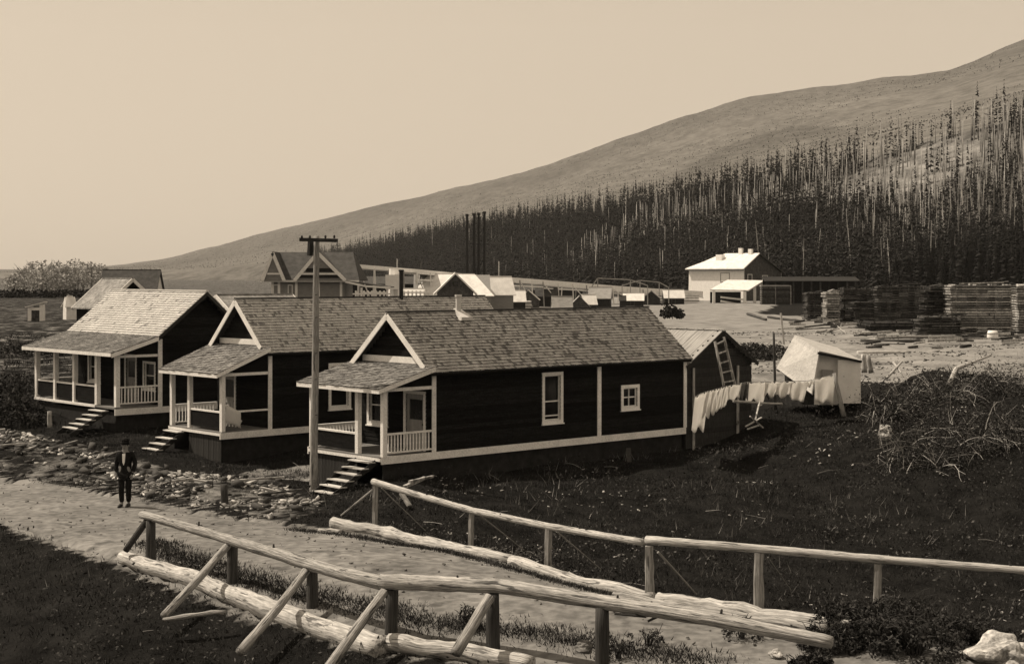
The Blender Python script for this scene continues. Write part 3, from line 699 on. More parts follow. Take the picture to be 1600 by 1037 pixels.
# nearest cottage
W3 = 3.86
h3 = gable_house('black cottage with long shingled side, nearest to the railings, ladder shed at its end', (-3.97, 47.4), 1.15, W3, 13.8, 3.62, 5.44, (.0, 1.31, 3.8),
                 (.12, 1.22), .0, [(6.78, 7.52, 1.84, 3.34, 's', ((), (.42, .1))), (10.56, 11.27, 2.08, 2.74, 's', ((.5,), (.5,))), (2.4, 3.3, 1.9, 3.0, 'f')], {'nstep': 7}, shm='shingle_grey')
rail(h3, (.07, 1.31), (.07, 3.8), 1.15 + .62, 1.2, bal='panel')
rail(h3, (.12, 0.0), (1.95, 0.0), 1.15 + .68, 1.26, bal=.115)
rail(h3, (.12, W3), (1.95, W3), 1.15 + .68, 1.26, bal=.115)
skirt_boards(h3, .03, 1.3, 3.86, -.4, 1.0)
# middle cottage
h2 = gable_house('black cottage with white cloth on its porch rail, middle of the three by the road', (-10.19, 54.32), 1.22, 3.5, 13.6, 3.88, 5.77, (.0, 2.2, 3.45),
                 (2.3, 3.4), .1, [(4.68, 5.47, 1.84, 3.34, 's', ((), (.5,))), (9.6, 10.3, 1.9, 3.0, 's')], {'nstep': 6}, base_z=.96, posts=(8.6,), pc=3.22, door_w=(2.3, 3.1))
rail(h2, (.07, .0), (.07, 2.2), 1.22 + .68, 1.28, bal='panel')
rail(h2, (.12, 0.0), (1.95, 0.0), 1.22 + .68, 1.30, bal=None)
rail(h2, (.12, 3.5), (1.95, 3.5), 1.22 + .72, 1.30, bal=.13)
skirt_boards(h2, .03, 0, 2.2, -.4, 1.06)
cl = MB()
for i in range(9):
    a = i / 8; y = -.04
cl = MB(); nn = 9
for j in range(6):
    for i in range(nn):
        a = i / (nn - 1); cl.v.append((.15 + a * .62 + .02 * j * random.uniform(-1, 1), -.065 - .015 * math.sin(i * 2.3 + j), 2.24 - .13 * j - (.05 + a * .32) * (1 if j < 3 else .75) ))
cl.f = [(j * nn + i, j * nn + i + 1, (j + 1) * nn + i + 1, (j + 1) * nn + i) for j in range(5) for i in range(nn - 1)]; cl.smooth = True
def local_to_world(h, mb):
    M = Matrix.Translation(h.location) @ Matrix.Rotation(h.rotation_euler.z, 4, 'Z'); mb.v = [tuple(M @ Vector(v)) for v in mb.v]; return mb
co = local_to_world(h2, cl).build('hanging_cloth', 'cloth'); sm = co.modifiers.new('thick', 'SOLIDIFY'); sm.thickness = .02
tag(co, 'white cloth bundled over the middle cottage porch rail beside its corner column', 'cloth')
for i in range(4):
    b = MB(); b.box(.19 + .13 * i, .235 + .13 * i, -.03, .01, 1.42 - .02 * i, 1.88); b.build('baluster', 'white', h2)

# chimneys
def stack(h, x, y, z0, z1, w, m, base=True):
    c = MB(); c.tube([(x, y, z0), (x, y, z1)], w / 2, 10); c.tube([(x, y, z1), (x, y, z1 + .07)], w / 2 * 1.3, 10)
    ch = c.build('chimney', m, h)
    if base: b = MB(); b.hexa([(x - .22, y - .42, z0 - .1), (x + .3, y - .42, z0 - .1), (x + .22, y + .2, z0 - .1), (x - .22, y + .2, z0 - .1), (x - .2, y - .42, z0 + .01), (x + .28, y - .42, z0 + .01), (x + .12, y + .1, z0 + .3), (x - .12, y + .1, z0 + .3)]); b.build('chimney_flashing', m, ch)
stack(h3, 4.6, 1.86, 5.3, 5.98, .19, 'brick')
stack(h2, 9.3, 1.7, 5.7, 6.85, .17, 'iron', False)
# ladder shed joined on the far end of the nearest cottage
sh = thing('lean_to_shed', 'rough board shed with ladder on its gable, joined to the nearest cottage end', 'shed', (-3.97, 47.4, 0), RZ)
xs0, xs1, xr, zE, zR = 13.95, 17.7, 15.84, 3.45, 4.62
z = .35; k = 0
while z < 4.5:
    t0 = xs0 if z < zE else xs0 + (z - zE + .08) * (xr - xs0) / (zR - zE); t1 = xs1 if z < zE else xs1 - (z - zE + .08) * (xs1 - xr) / (zR - zE)
    if t1 - t0 < .1: break
    b = MB(); b.beam((t0, .1 + random.uniform(-.01, .01), z + .08), (t1, .1 + random.uniform(-.01, .01), z + .08 + random.uniform(-.01, .01)), .05, .165); b.build('wall_board', 'found', sh); z += .172
b = MB(); b.box(xs0, xs0 + .06, .14, 4.2, .3, zE); b.box(xs1 - .06, xs1, .14, 4.2, .3, zE); b.prism([(xs0, 4.2, .3), (xs1, 4.2, .3), (xs1, 4.2, zE), (xr, 4.2, zR), (xs0, 4.2, zE)], (0, .06, 0)); b.build('wall', 'found', sh)
nb = 26
for sgn, xe in ((-1, xs0 - .15), (1, xs1 + .15)):
    ze_ = zE - .15 * (zR - zE) / (xr - xs0)
    for i in range(nb):
        y = -.1 + i * 4.5 / nb; dz = random.uniform(-.01, .012); w = 4.5 / nb
        b = MB(); b.hexa([(xe, y, ze_ + dz), (xe, y + w - .012, ze_ + dz), (xr, y + w - .012, zR + dz), (xr, y, zR + dz), (xe, y, ze_ + dz + .03), (xe, y + w - .012, ze_ + dz + .03), (xr, y + w - .012, zR + dz + .03), (xr, y, zR + dz + .03)][::1]); b.build('roof_board', 'greyroof', sh)
    b = MB(); b.beam((xe, -.13, ze_ - .04), (xr, -.13, zR - .04), .03, .13, (-sgn * -1, 0, 1)); b.build('barge_board', 'found', sh)
b = MB(); b.beam((xr, -.15, zR + .05), (xr, 4.4, zR + .05), .14, .03); b.build('ridge_board', 'logpale', sh)
b = MB(); b.box(16.75, 16.86, -.02, .03, .3, 3.3); b.box(14.25, 14.35, -.02, .03, .3, 3.3); b.build('batten', 'log', sh)
M3 = Matrix.Translation(Vector((-3.97, 47.4, 0))) @ Matrix.Rotation(RZ, 4, 'Z')
ld = thing('wooden_ladder', 'pale wooden ladder leaning against the shed gable', 'ladder')
def lw(p): return M3 @ Vector(p)
A0, A1 = (16.35, -.3, 2.05), (15.55, -.1, 4.25); B0, B1 = (16.85, -.3, 2.0), (15.95, -.1, 4.35)
A0 = (16.6, -.5, 1.0)
La, Lb, Lc, Ld = PX(1131, 603, 57.0), PX(1117, 533, 57.3), PX(1148, 600, 57.4), PX(1131, 526, 57.7)
b = MB(); b.beam(La, Lb, .05, .09); b.build('ladder_stile', 'log', ld)
b = MB(); b.beam(Lc, Ld, .05, .09); b.build('ladder_stile', 'log', ld)
for i in range(5):
    t = .08 + i * .21; b = MB(); b.beam(La.lerp(Lb, t), Lc.lerp(Ld, t), .035, .05); b.build('rung', 'log', ld)

# far cottage of the row: ridge along the road and a long porch
h1 = thing('wooden_cottage', 'black cottage with a wide pale roof and long five column porch, farthest of the three', 'house', (-15.33, 60.05, 0), RZ, 'dark cottages with white trim along the road')
W, P, D, zf = 7.07, 1.89, 5.75, 1.6
bz = 1.28; wt = 4.05
siding('front_wall', 'x', .1, W, zf, wt, P, -1, [(5.0, 5.9, 2.3, 3.4), (.35, 1.2, 2.2, 3.2), (1.9, 2.7, zf, 3.4)], h1)
siding('side_wall', 'y', P, D, bz + .2, wt, 0, -1, [], h1)
siding('gable', 'y', P, D, wt, 5.9, 0, -1, [], h1, lambda z: (3.82 - (5.98 - z) / .80, 3.82 + (5.98 - z) / .93))
siding('far_wall', 'y', P, D, bz, wt, W, 1, [], h1)
siding('gable', 'y', P, D, wt, 5.9, W, 1, [], h1, lambda z: (3.82 - (5.98 - z) / .80, 3.82 + (5.98 - z) / .93))
siding('back_wall', 'x', 0, W, bz, wt, D, 1, [], h1)
f = MB(); f.box(.1, D, .06, .12, -.6, bz); f.box(.1, D, W - .12, W - .06, -.6, bz); f.box(.04, .1, .06, W - .06, -.6, bz + .1); f.box(D - .1, D - .04, .12, W - .12, -.6, bz); f.build('foundation', 'darkwood', h1)
t = MB(); t.box(-.05, D, -.055, -.005, bz, bz + .24); t.build('base_board', 'white', h1)
t = MB(); t.box(-.055, -.005, 1.62, W, zf - .1, zf); t.build('base_board', 'white', h1)
f = MB(); f.box(-.05, P, 0, W, zf - .09, zf - .02); f.build('porch_floor', 'floor', h1)
for y in (0.02, 1.62, 3.55, 5.27, 7.0): column(h1, .07, y, zf, 3.62, w=.17)
t = MB(); t.box(P - .08, P + .1, -.06, -.026, bz + .24, 4.18); t.build('corner_board', 'white', h1)
b = MB(); b.box(0, .14, -.05, W + .05, 3.56, 3.68); b.build('porch_beam', 'white', h1)
b = MB(); b.box(.14, P - .09, -.03, .05, 3.5, 3.6); b.build('porch_beam', 'white', h1)
g = MB(); g.prism([(.05, .0, 3.68), (P - .03, .0, 3.6), (P - .03, .0, 4.1)], (0, .05, 0)); g.build('porch_gable', 'black', h1)
xe, ze = -.4, 3.66; xk, zk = 1.62, 4.26; xr, zr = 3.8, 6.0; xb, zb = 6.1, 3.95; y0, y1 = -.42, W + .35
for (xa, za, xc, zc, mm, ex) in ((xe, ze, xk, zk, 'shingle_dark', .14), (xk, zk, xr, zr, 'shingle_pale', .14), (xb, zb, xr, zr, 'shingle', .2)):
    d = MB(); d.hexa([(xa, y0, za), (xc, y0, zc), (xc, y1, zc), (xa, y1, za), (xa, y0, za + .05), (xc, y0, zc + .05), (xc, y1, zc + .05), (xa, y1, za + .05)])
    if xa > xc: d.f = [f_[::-1] for f_ in d.f]
    rf = d.build('roof', 'deck', h1)
    up = Vector((xc - xa, 0, zc - za)); shingles((xa, y0 - .02, za + .045), (0, y1 - y0 + .04, 0), up, mm, rf, expo=ex)
    for y in (y0 - .035, y1 + .005):
        t = MB(); t.hexa([(xa, y, za - .12), (xc, y, zc - .12), (xc, y + .03, zc - .12), (xa, y + .03, za - .12), (xa, y, za + .03), (xc, y, zc + .03), (xc, y + .03, zc + .03), (xa, y + .03, za + .03)]); t.build('barge_board', 'white' if mm == 'shingle_dark' else 'found', h1)
t = MB(); t.box(xe - .035, xe - .003, y0, y1, ze - .08, ze + .05); t.build('fascia', 'white', h1)
t = MB(); t.beam((xr, y0, zr + .08), (xr, y1, zr + .08), .14, .05); t.build('ridge_cap', 'shingle_pale', h1)
rail(h1, (.07, 1.62), (.07, 3.55), zf + .72, zf + .05, bal='panel')
rail(h1, (.07, 3.55), (.07, 5.27), zf + .72, zf + .05, bal='panel')
rail(h1, (.07, 5.27), (.07, 7.0), zf + .72, zf + .05, bal='panel')
rail(h1, (.12, .02), (P - .05, .02), zf + .75, zf + .12, bal=.14)
rail(h1, (.12, 7.0), (P - .05, 7.0), zf + .75, zf + .12, bal=None)
window(h1, 'x', P, -1, 5.0, 5.9, 2.3, 3.4); window(h1, 'x', P, -1, .35, 1.2, 2.2, 3.2, fw=.07)
door(h1, 'x', P, -1, 1.9, 2.7, zf, 3.4)
stairs(h1, -.1, .3, 1.5, zf, .65, 6)

# ------------------------------------------------------------------ utility pole
pole = thing('utility_pole', 'tall weathered timber pole with dark crossarm before the nearest cottage porch', 'pole', (-6.12, 47.9, 0))
b = MB(); b.log((0, 0, -.6), (-.03 + .12, 0, 7.92), .135, .085, n=12, wob=.03, jit=.03); b.build('pole_shaft', 'polewood', pole)
b = MB(); b.beam((-.42, .0, 7.80), (.78, -.42, 7.76), .09, .11); b.build('crossarm', 'iron', pole)
for x in (-.36, -.1, .4, .68):
    b = MB(); yy = -(x + .42) * .35; b.tube([(x, yy, 7.83), (x, yy, 7.9), (x, yy, 7.93)], [.03, .035, .015], 8); b.build('insulator', 'iron', pole)
b = MB(); b.beam((-.12, .05, 7.3), (-.1, .08, 7.78), .10, .16); b.build('brace_block', 'iron', pole)
for z in (2.4, 3.5, 4.3, 5.4, 6.1):
    b = MB(); b.tube([(.06, -.1, z), (.13, -.16, z + .01)], .012, 6); b.build('climbing_spike', 'iron', pole)

# ------------------------------------------------------------------ log railings along the road
def railing(label, posts, tops, n_brace, side, rr=.085, pm='bark', rm='log', square=False):
    r = thing('log_railing', label, 'railing')
    for i in range(len(tops) - 1):
        p, q = Vector(tops[i]), Vector(tops[i + 1]); e = (q - p).normalized() * .15
        b = MB(); b.log(p - e, q + e, rr * random.uniform(.95, 1.1), rr * random.uniform(.8, 1.0), wob=.05, n=12, lump=.12); b.build('rail', rm, r)
    for i, (x, y, zb, zt, w) in enumerate(posts):
        b = MB(); zb -= .25
        if square: b.hexa([(x - w / 2, y - w / 2, zb), (x + w / 2, y - w / 2, zb), (x + w / 2, y + w / 2, zb), (x - w / 2, y + w / 2, zb)] + [(x - w * .42, y - w * .42, zt), (x + w * .42, y - w * .42, zt), (x + w * .42, y + w * .42, zt), (x - w * .42, y + w * .42, zt)])
        else: b.log((x, y, zb), (x + random.uniform(-.02, .02), y, zt), w / 2, w / 2 * .92, n=10, wob=.02)
        b.build('post', pm, r)
    return r
def XY(px, Y): return ((px - CX) / F * Y, Y)
NT = [(212, 800, 35.6), (362, 846, 32.6), (487, 886, 30.4), (606, 913, 28.4)]
near_posts = [(235, 35.6), (362, 33.4), (487, 31.2), (610, 28.5), (770, 27.25), (940, 26.0)]
def Z(py, Y): return CH - (py - HY) / F * Y
tops = [PX(222, 803, 36.0), PX(606, 914, 28.55)]
tops2 = [PX(600, 908, 28.6), PX(780, 915, 27.3), PX(940, 940, 26.05), PX(1120, 968, 24.9), PX(1300, 1003, 24.0)]
nr = thing('log_railing', 'peeled log railing with slanting props on the camera side of the road', 'railing')
b = MB(); b.log(tops[0], tops[1], .09, .13, wob=.05, n=14, lump=.1); b.build('rail', 'log', nr)
b = MB(); pp = [tops2[0] - (tops2[1] - tops2[0]) * .02] + tops2[1:]; 
ptsr = []; rads = []
for i in range(len(pp) - 1):
    for k in range(12): ptsr.append(pp[i].lerp(pp[i + 1], k / 12)); rads.append(.142 - .035 * (i * 12 + k) / 48 + .008 * noise.noise((i * 12 + k, .5, .3)))
ptsr.append(pp[-1]); rads.append(.09); b.smooth = True; b.tube(ptsr, rads, 14, True, .05); b.build('rail', 'log', nr)
for k, (px, py, Y) in enumerate(((235, 812, 35.7), (362, 852, 33.2), (487, 892, 30.75), (610, 922, 28.5), (770, 928, 27.3), (940, 948, 26.05))):
    x, y = XY(px, Y); zt = Z(py, Y) ; w = [.24, .26, .26, .26, .26, .26][k]
    b = MB(); b.log((x, y, -.5), (x + .01, y, zt), w / 2, w / 2 * .9, n=10, wob=.03); b.build('post', 'bark', nr)
for (pa, pb, r0, r1, mt_) in (((355, 852, 33.0), (257, 962, 30.5), .07, .065, 'log'), ((478, 893, 30.5), (376, 1018, 28.0), .075, .07, 'log'), ((600, 925, 28.3), (500, 1060, 26.2), .08, .07, 'log'), ((764, 932, 27.1), (712, 1020, 26.2), .085, .08, 'log'), ((232, 810, 35.8), (196, 860, 35.9), .06, .06, 'bark')):
    b = MB(); b.log(PX(*pb), PX(*pa), r0 * 1.2, r1 * 1.2, n=10, wob=.04); b.build('brace', mt_, nr)
# twigs of a knot on the second rail
b = MB()
for s_ in ((960, 958, 25.6, 1010, 962), (1010, 962, 25.6, 1030, 958), (1012, 970, 25.55, 1032, 960)):
    b.tube([PX(s_[0], s_[1], s_[2]), PX(s_[3], s_[4], s_[2])], [.02, .03], 5)
b.build('knot_branch', 'bark', nr)
far_tops = [PX(583, 752, 41.1), PX(660, 775, 39.6), PX(737, 797, 38.1), PX(857, 822, 35.3), PX(1005, 847, 32.8)]
far2 = [PX(1010, 843, 32.6), PX(1188, 857, 31.1), PX(1372, 873, 30.0), PX(1600, 891, 29.0), PX(1720, 903, 28.4)]
fr = thing('log_railing', 'bleached log railing with thin wire stays on the cottage side of the road', 'railing')
for P_, r0, r1 in ((far_tops, .085, .075), (far2, .09, .07)):
    ptsr = []; rads = []; o_ = random.uniform(0, 9)
    for i in range(len(P_) - 1):
        for k in range(10): ptsr.append(P_[i].lerp(P_[i + 1], k / 10)); rads.append(r0 + (r1 - r0) * (i * 10 + k) / (10 * len(P_)) + .007 * noise.noise((i * 10 + k, o_, .3)))
    ptsr.append(P_[-1]); rads.append(r1); b = MB(); b.smooth = True; b.tube(ptsr, rads, 12, True, .06); b.build('rail', 'logpale', fr)
for (px, py, Y, w) in ((587, 758, 41.1, .16), (737, 800, 38.2, .15), (857, 826, 35.3, .17), (1015, 852, 32.5, .2), (1188, 863, 31.1, .2), (1371, 880, 30.0, .16), (1655, 899, 28.7, .16)):
    x, y = XY(px, Y); zt = Z(py, Y); b = MB(); b.log((x - .03, y, -.9), (x, y, zt), w * .6, w * .5, n=6, wob=.04, jit=.14, seg=9); b.smooth = False
    b.build('post', 'polewood', fr)
for (pa, pb, r) in (((582, 765, 41.0), (533, 805, 41.6), .03), ((596, 762, 41.3), (668, 832, 42.0), .018), ((748, 803, 38.4), (830, 868, 39.4), .022), ((870, 830, 35.4), (940, 890, 36.6), .02), ((1028, 862, 32.7), (1088, 928, 33.4), .03), ((1200, 870, 31.2), (1236, 922, 32.2), .012)):
    b = MB(); b.tube([PX(*pa), PX(*pb)], [r, r * .8], 7); b.build('stay', 'log', fr)

# big kerb logs
for rl, P_, nm in ((nr, [tops[0], tops[1]] , 9), (nr, tops2, 10), (fr, far_tops + far2[1:], 12)):
    for i in range(nm):
        k = random.randrange(len(P_) - 1); c = P_[k].lerp(P_[k + 1], random.random()); a = random.uniform(0, 3.14); d = Vector((random.uniform(-.3, .3), -math.cos(a) * .6, math.sin(a)))
        b = MB(); b.tube([c + d * .06, c + d * random.uniform(.13, .2)], [.03, .018], 6); b.build('knot', 'bark', rl)
sb_ = MB()
for i in range(70):
    x_ = random.uniform(-12, 22); y_ = random.uniform(30, 58)
    if roaddist(np.array([x_]), np.array([y_]))[0] < .6: continue
    z_ = H(x_, y_) + .05; a = random.uniform(0, 6.28); L = random.uniform(.15, .8); p = Vector((x_, y_, z_)); e = p + Vector((math.cos(a) * L, math.sin(a) * L, random.uniform(-.02, .12))); sb_.tube([p, (p + e) / 2 + Vector((0, 0, random.uniform(0, .05))), e], [.008, .007, .004], 4, False)
tag(sb_.build('dead_sticks', 'twig', kind='stuff'), 'thin dead sticks scattered over the dark slope', 'sticks', kind='stuff')
def kerb(label, P_, r0, r1, m='logpale', grp='heavy logs edging the road'):
    P_ = [Vector((p.x, p.y, max(p.z, HR(p.x, p.y) + r0 * .45))) for p in P_]
    ptsr = []; rads = []; o_ = random.uniform(0, 9); c = 0
    for i in range(len(P_) - 1):
        for k in range(9):
            c += 1; ptsr.append(P_[i].lerp(P_[i + 1], k / 9) + Vector((0, 0, .05 * noise.noise((c * .3, o_, 0))))); rads.append(r0 + (r1 - r0) * (i * 9 + k) / (9 * (len(P_) - 1)) + .035 * noise.noise((c * .5, o_, .7)))
    ptsr.append(P_[-1]); rads.append(r1); b = MB(); b.smooth = True; b.tube(ptsr, rads, 16, True, .07)
    return tag(b.build('kerb_log', m), label, 'log', grp)
kerb('thick split kerb log under the three posts of the camera side railing', [PX(192, 872, 36.4), PX(290, 905, 34.0), PX(400, 950, 31.2), PX(500, 990, 29.3), PX(600, 1022, 27.9)], .17, .24)
kerb('bleached kerb log lying at the frame edge between two near railing posts', [PX(608, 1003, 28.0), PX(720, 1018, 27.3), PX(830, 1042, 26.5)], .16, .15)
kerb('long pale kerb log beside the far railing, starting below the cottage steps', [PX(520, 818, 41.2), PX(600, 832, 40.3), PX(690, 862, 37.9), PX(800, 892, 36.0)], .18, .14)
kerb('straight pale kerb log between the second and fourth posts of the far railing', [PX(800, 889, 35.9), PX(900, 915, 34.0), PX(1020, 940, 32.4)], .15, .13)
kerb('broken pale kerb log under the right hand end of the far railing', [PX(1028, 938, 32.3), PX(1110, 945, 31.6), PX(1200, 960, 30.6), PX(1300, 973, 29.7)], .15, .12)
kerb('weathered slab log resting on the road edge beside the rubble', [PX(960, 948, 30.9), PX(1100, 966, 29.6), PX(1290, 990, 28.0)], .12, .10, 'log')
kerb('short pale log lying in the grass below the near railing', [PX(255, 966, 30.3), PX(352, 957, 30.0)], .05, .06, 'log')
kerb('pale stump end lying beside the road before the cottage steps', [PX(498, 838, 40.2), PX(532, 834, 40.0)], .09, .08)

# ------------------------------------------------------------------ person on the road verge
def skin_mesh(name, verts, edges, radii, m, parent=None, sub=2):
    me = bpy.data.meshes.new(name); me.from_pydata(verts, edges, []); o = link(name, me, parent)
    sk = o.modifiers.new('skin', 'SKIN'); sk.use_smooth_shade = True
    lay = me.skin_vertices[0].data if me.skin_vertices else None
    if lay is None:
        bpy.context.view_layer.objects.active = o; bpy.ops.mesh.customdata_skin_add() if hasattr(bpy.ops.mesh, 'customdata_skin_add') else None
        lay = me.skin_vertices[0].data
    for i, r in enumerate(radii):
        lay[i].radius = r if hasattr(r, '__len__') else (r, r)
    lay[0].use_root = True
    sb = o.modifiers.new('sub', 'SUBSURF'); sb.levels = sub; sb.render_levels = sub
    me.materials.append(MT[m]); return o
fy = (CH - .12) * F / (787 - HY); fxp = (196 - CX) / F * fy
per = thing('person', 'person in a dark suit, white shirt and black hat standing on the road verge', 'person', (fxp, fy, H(fxp, fy) - .02), math.radians(-6))
per.scale = (1.07, 1.07, 1.07)
bodyv = [(0, 0, .95), (0, 0, 1.15), (0, .01, 1.38), (0, 0, 1.50), (0, -.01, 1.60), (0, -.015, 1.70),
         (.19, .01, 1.42), (.26, .04, 1.16), (.22, -.08, .93), (-.19, .01, 1.42), (-.25, .03, 1.15), (-.25, -.03, .90),
         (.10, 0, .90), (.085, -.03, .50), (.08, .03, .09), (.09, -.13, .04), (-.10, 0, .90), (-.09, -.07, .50), (-.075, -.06, .09), (-.09, -.22, .04)]
bodye = [(0, 1), (1, 2), (2, 3), (3, 4), (4, 5), (2, 6), (6, 7), (7, 8), (2, 9), (9, 10), (10, 11), (0, 12), (12, 13), (13, 14), (14, 15), (0, 16), (16, 17), (17, 18), (18, 19)]
bodyr = [.14, .13, (.15, .11), .06, (.082, .09), (.075, .085), .06, .045, .032, .06, .045, .032, .085, .06, .042, .04, .085, .06, .042, .04]
skin_mesh('body', bodyv, bodye, bodyr, 'skin', per)
jv = [(0, 0, .90), (0, 0, 1.12), (0, .01, 1.36), (0, 0, 1.47), (.19, .01, 1.43), (.265, .04, 1.16), (.225, -.08, .95), (-.19, .01, 1.43), (-.255, .03, 1.15), (-.25, -.03, .93), (0, .0, .76)]
je = [(0, 1), (1, 2), (2, 3), (2, 4), (4, 5), (5, 6), (2, 7), (7, 8), (8, 9), (0, 10)]
skin_mesh('jacket', jv, je, [(.175, .13), (.17, .135), (.19, .14), (.08, .08), .08, .065, .052, .08, .065, .052, (.18, .14)], 'suit', per)
tv = [(0, 0, .92), (.10, 0, .85), (.09, -.03, .50), (.082, .03, .12), (-.10, 0, .85), (-.092, -.07, .50), (-.077, -.06, .12)]
skin_mesh('trousers', tv, [(0, 1), (1, 2), (2, 3), (0, 4), (4, 5), (5, 6)], [.15, .11, .082, .07, .11, .082, .07], 'suit', per)
for x, y in ((.09, -.05), (-.09, -.14)):
    b = MB(); b.smooth = True; b.tube([(x, y + .11, .05), (x, y + .03, .06), (x, y - .08, .045), (x, y - .15, .035)], [.04, .055, .05, .03], 8); b.build('shoe', 'iron', per)
b = MB(); b.prism([(-.04, -.142, 1.44), (.04, -.142, 1.44), (.03, -.16, 1.22), (.0, -.155, 1.14), (-.025, -.16, 1.22)], (0, .03, 0)); b.build('shirt_front', 'cloth', per)
b = MB(); b.tube([(0, -.005, 1.49), (0, -.01, 1.54)], [.07, .066], 12); b.build('collar', 'cloth', per)
b = MB(); b.smooth = True; b.tube([(0, -.02, 1.735), (0, -.02, 1.75)], [.16, .15], 16); b.tube([(0, -.015, 1.745), (0, -.015, 1.80), (0, -.015, 1.86)], [.10, .098, .075], 14); b.build('hat', 'suit', per)
b = MB(); b.smooth = True; b.tube([(0, .03, 1.63), (0, .03, 1.72)], [.085, .095], 10); b.build('hair', 'hair', per)
b = MB(); b.prism([(-.012, -.10, 1.65), (.012, -.10, 1.65), (.018, -.10, 1.61), (-.018, -.10, 1.61)], (0, -.03, 0)); b.build('nose', 'skin', per)
for x in (-.032, .032): b = MB(); b.tube([(x, -.098, 1.665), (x, -.106, 1.665)], .011, 8); b.build('eye', 'hair', per)
b = MB(); b.box(-.026, .026, -.108, -.095, 1.577, 1.585); b.build('mouth', 'hair', per)
for x in (-.085, .085): b = MB(); b.tube([(x, .0, 1.62), (x * 1.06, .0, 1.67)], .018, 6); b.build('ear', 'skin', per)
for sgn, hx, hy, hz in ((1, .215, -.10, .90), (-1, -.25, -.035, .86)):
    v = [(hx, hy, hz), (hx, hy - .01, hz - .045)]; e = [(0, 1)]; r = [.03, (.036, .02)]
    for k, (dx, L) in enumerate(((-.026, .062), (-.009, .072), (.009, .068), (.026, .052))):
        a = len(v); v += [(hx + dx, hy - .014, hz - .085), (hx + dx * 1.05, hy - .028, hz - .085 - L * .5), (hx + dx, hy - .045, hz - .085 - L * .85)]; e += [(1, a), (a, a + 1), (a + 1, a + 2)]; r += [.0095, .009, .008]
    a = len(v); v += [(hx - sgn * .035, hy - .03, hz - .05), (hx - sgn * .045, hy - .05, hz - .085)]; e += [(1, a), (a, a + 1)]; r += [.011, .009]
    skin_mesh('hand', v, e, r, 'skin', per, 1)

# ------------------------------------------------------------------ buildings and works farther back
def far_building(name, label, cat, px, Y, z0, lx, ly, he, hr, rot, wall='greywall', roof='greyroof', ridge_off=0.0, trim=None, wins=(), ov=.3, group=None, roof_t=.08, hip=0.0):
    """gabled building; ridge along local x, local -y faces the viewer when rot=0; he/hr eave and ridge heights above z0"""
    r = thing(name, label, cat, ((px - CX) / F * Y, Y, z0), rot, group)
    a, b = lx / 2, ly / 2
    w = MB(); w.prism([(-a, -b, -.6), (-a, b, -.6), (-a, b, he), (-a, ridge_off, hr - .05), (-a, -b, he)], (lx, 0, 0)); w.build('wall', wall, r)
    for sgn in (-1, 1):
        s = (hr - he) / (b - sgn * ridge_off * -1 if False else (b + ridge_off if sgn < 0 else b - ridge_off))
        ye = sgn * (b + ov); ze = he - s * ov; xr = a + ov - hip
        m = MB(); m.hexa([(-a - ov, ye, ze), (a + ov, ye, ze), (xr, ridge_off, hr), (-xr, ridge_off, hr), (-a - ov, ye, ze + roof_t), (a + ov, ye, ze + roof_t), (xr, ridge_off, hr + roof_t), (-xr, ridge_off, hr + roof_t)]); 
        m.build('roof', roof, r)
        if trim:
            for x in (-a - ov - .03, a + ov + .03):
                t = MB(); t.beam((x, ridge_off, hr - .02), (x, ye, ze - .02), .05, .2, (0, -sgn * s, 1)); t.build('barge_board', trim, r)
    t = MB(); t.beam((-a - ov + hip, ridge_off, hr + roof_t), (a + ov - hip, ridge_off, hr + roof_t), .16, .06); t.build('ridge_cap', roof, r)
    for (face, u0, u1, w0, w1) in wins:
        if face == 'f': window(r, 'y', -b, -1, u0, u1, w0, w1, fw=.07, m=trim or 'plankdark')
        elif face == 'r': window(r, 'x', a, 1, u0, u1, w0, w1, fw=.07, m=trim or 'plankdark')
        elif face == 'l': window(r, 'x', -a, -1, u0, u1, w0, w1, fw=.07, m=trim or 'plankdark')
    return r
RV = RZ + math.pi / 2     # ridge along the road direction
far_building('cottage', 'grey roofed cottage with white trimmed gable peeping over the wide pale cottage roof', 'house', 184, 96, 1.5, 3.4, 3.8, 3.3, 4.95, RV, 'black', 'shingle_dark', trim='white', ov=.2)
far_building('long_barn', 'long dark roofed barn beyond the farthest cottage', 'barn', 206, 190, 1.7, 6.6, 5.0, 3.2, 5.6, .05, 'limewash', 'darkroof', ov=.25)
o1 = far_building('outhouse', 'small white outhouse with a pointed roof in the field left of the barn', 'outhouse', 109, 165, 1.6, 1.1, 1.1, 2.0, 2.85, .6, 'limewash', 'whiteroof', ov=.2, hip=.45)
b = MB(); b.box(-.2, .25, -.57, -.54, .2, 1.7); b.build('door', 'white', o1)
o2 = thing('outhouse', 'small slant roofed outhouse with a grey door standing in the field', 'outhouse', ((57 - CX) / F * 160, 160, 1.6), .1)
b = MB(); b.box(-.75, -.4, -.6, .6, -.3, 1.75); b.box(.42, .75, -.6, .6, -.3, 2.1); b.box(-.4, .42, .5, .6, -.3, 1.9); b.box(-.4, .42, -.58, -.5, 1.5, 1.8); b.build('wall', 'limewash', o2)
b = MB(); b.box(-.4, .42, -.5, -.46, 0, 1.5); b.build('door', 'plankdark', o2)
b = MB(); b.hexa([(-1.0, -.8, 1.78), (.95, -.8, 2.28), (.95, .8, 2.28), (-1.0, .8, 1.78), (-1.0, -.8, 1.88), (.95, -.8, 2.38), (.95, .8, 2.38), (-1.0, .8, 1.88)]); b.build('roof', 'whiteroof', o2)
far_building('cottage', 'low dark roofed cottage between the pale roof and the middle cottage gable', 'house', 398, 88, 1.4, 4.6, 3.6, 3.1, 4.15, RZ, 'black', 'shingle_dark', trim='white', ov=.2)

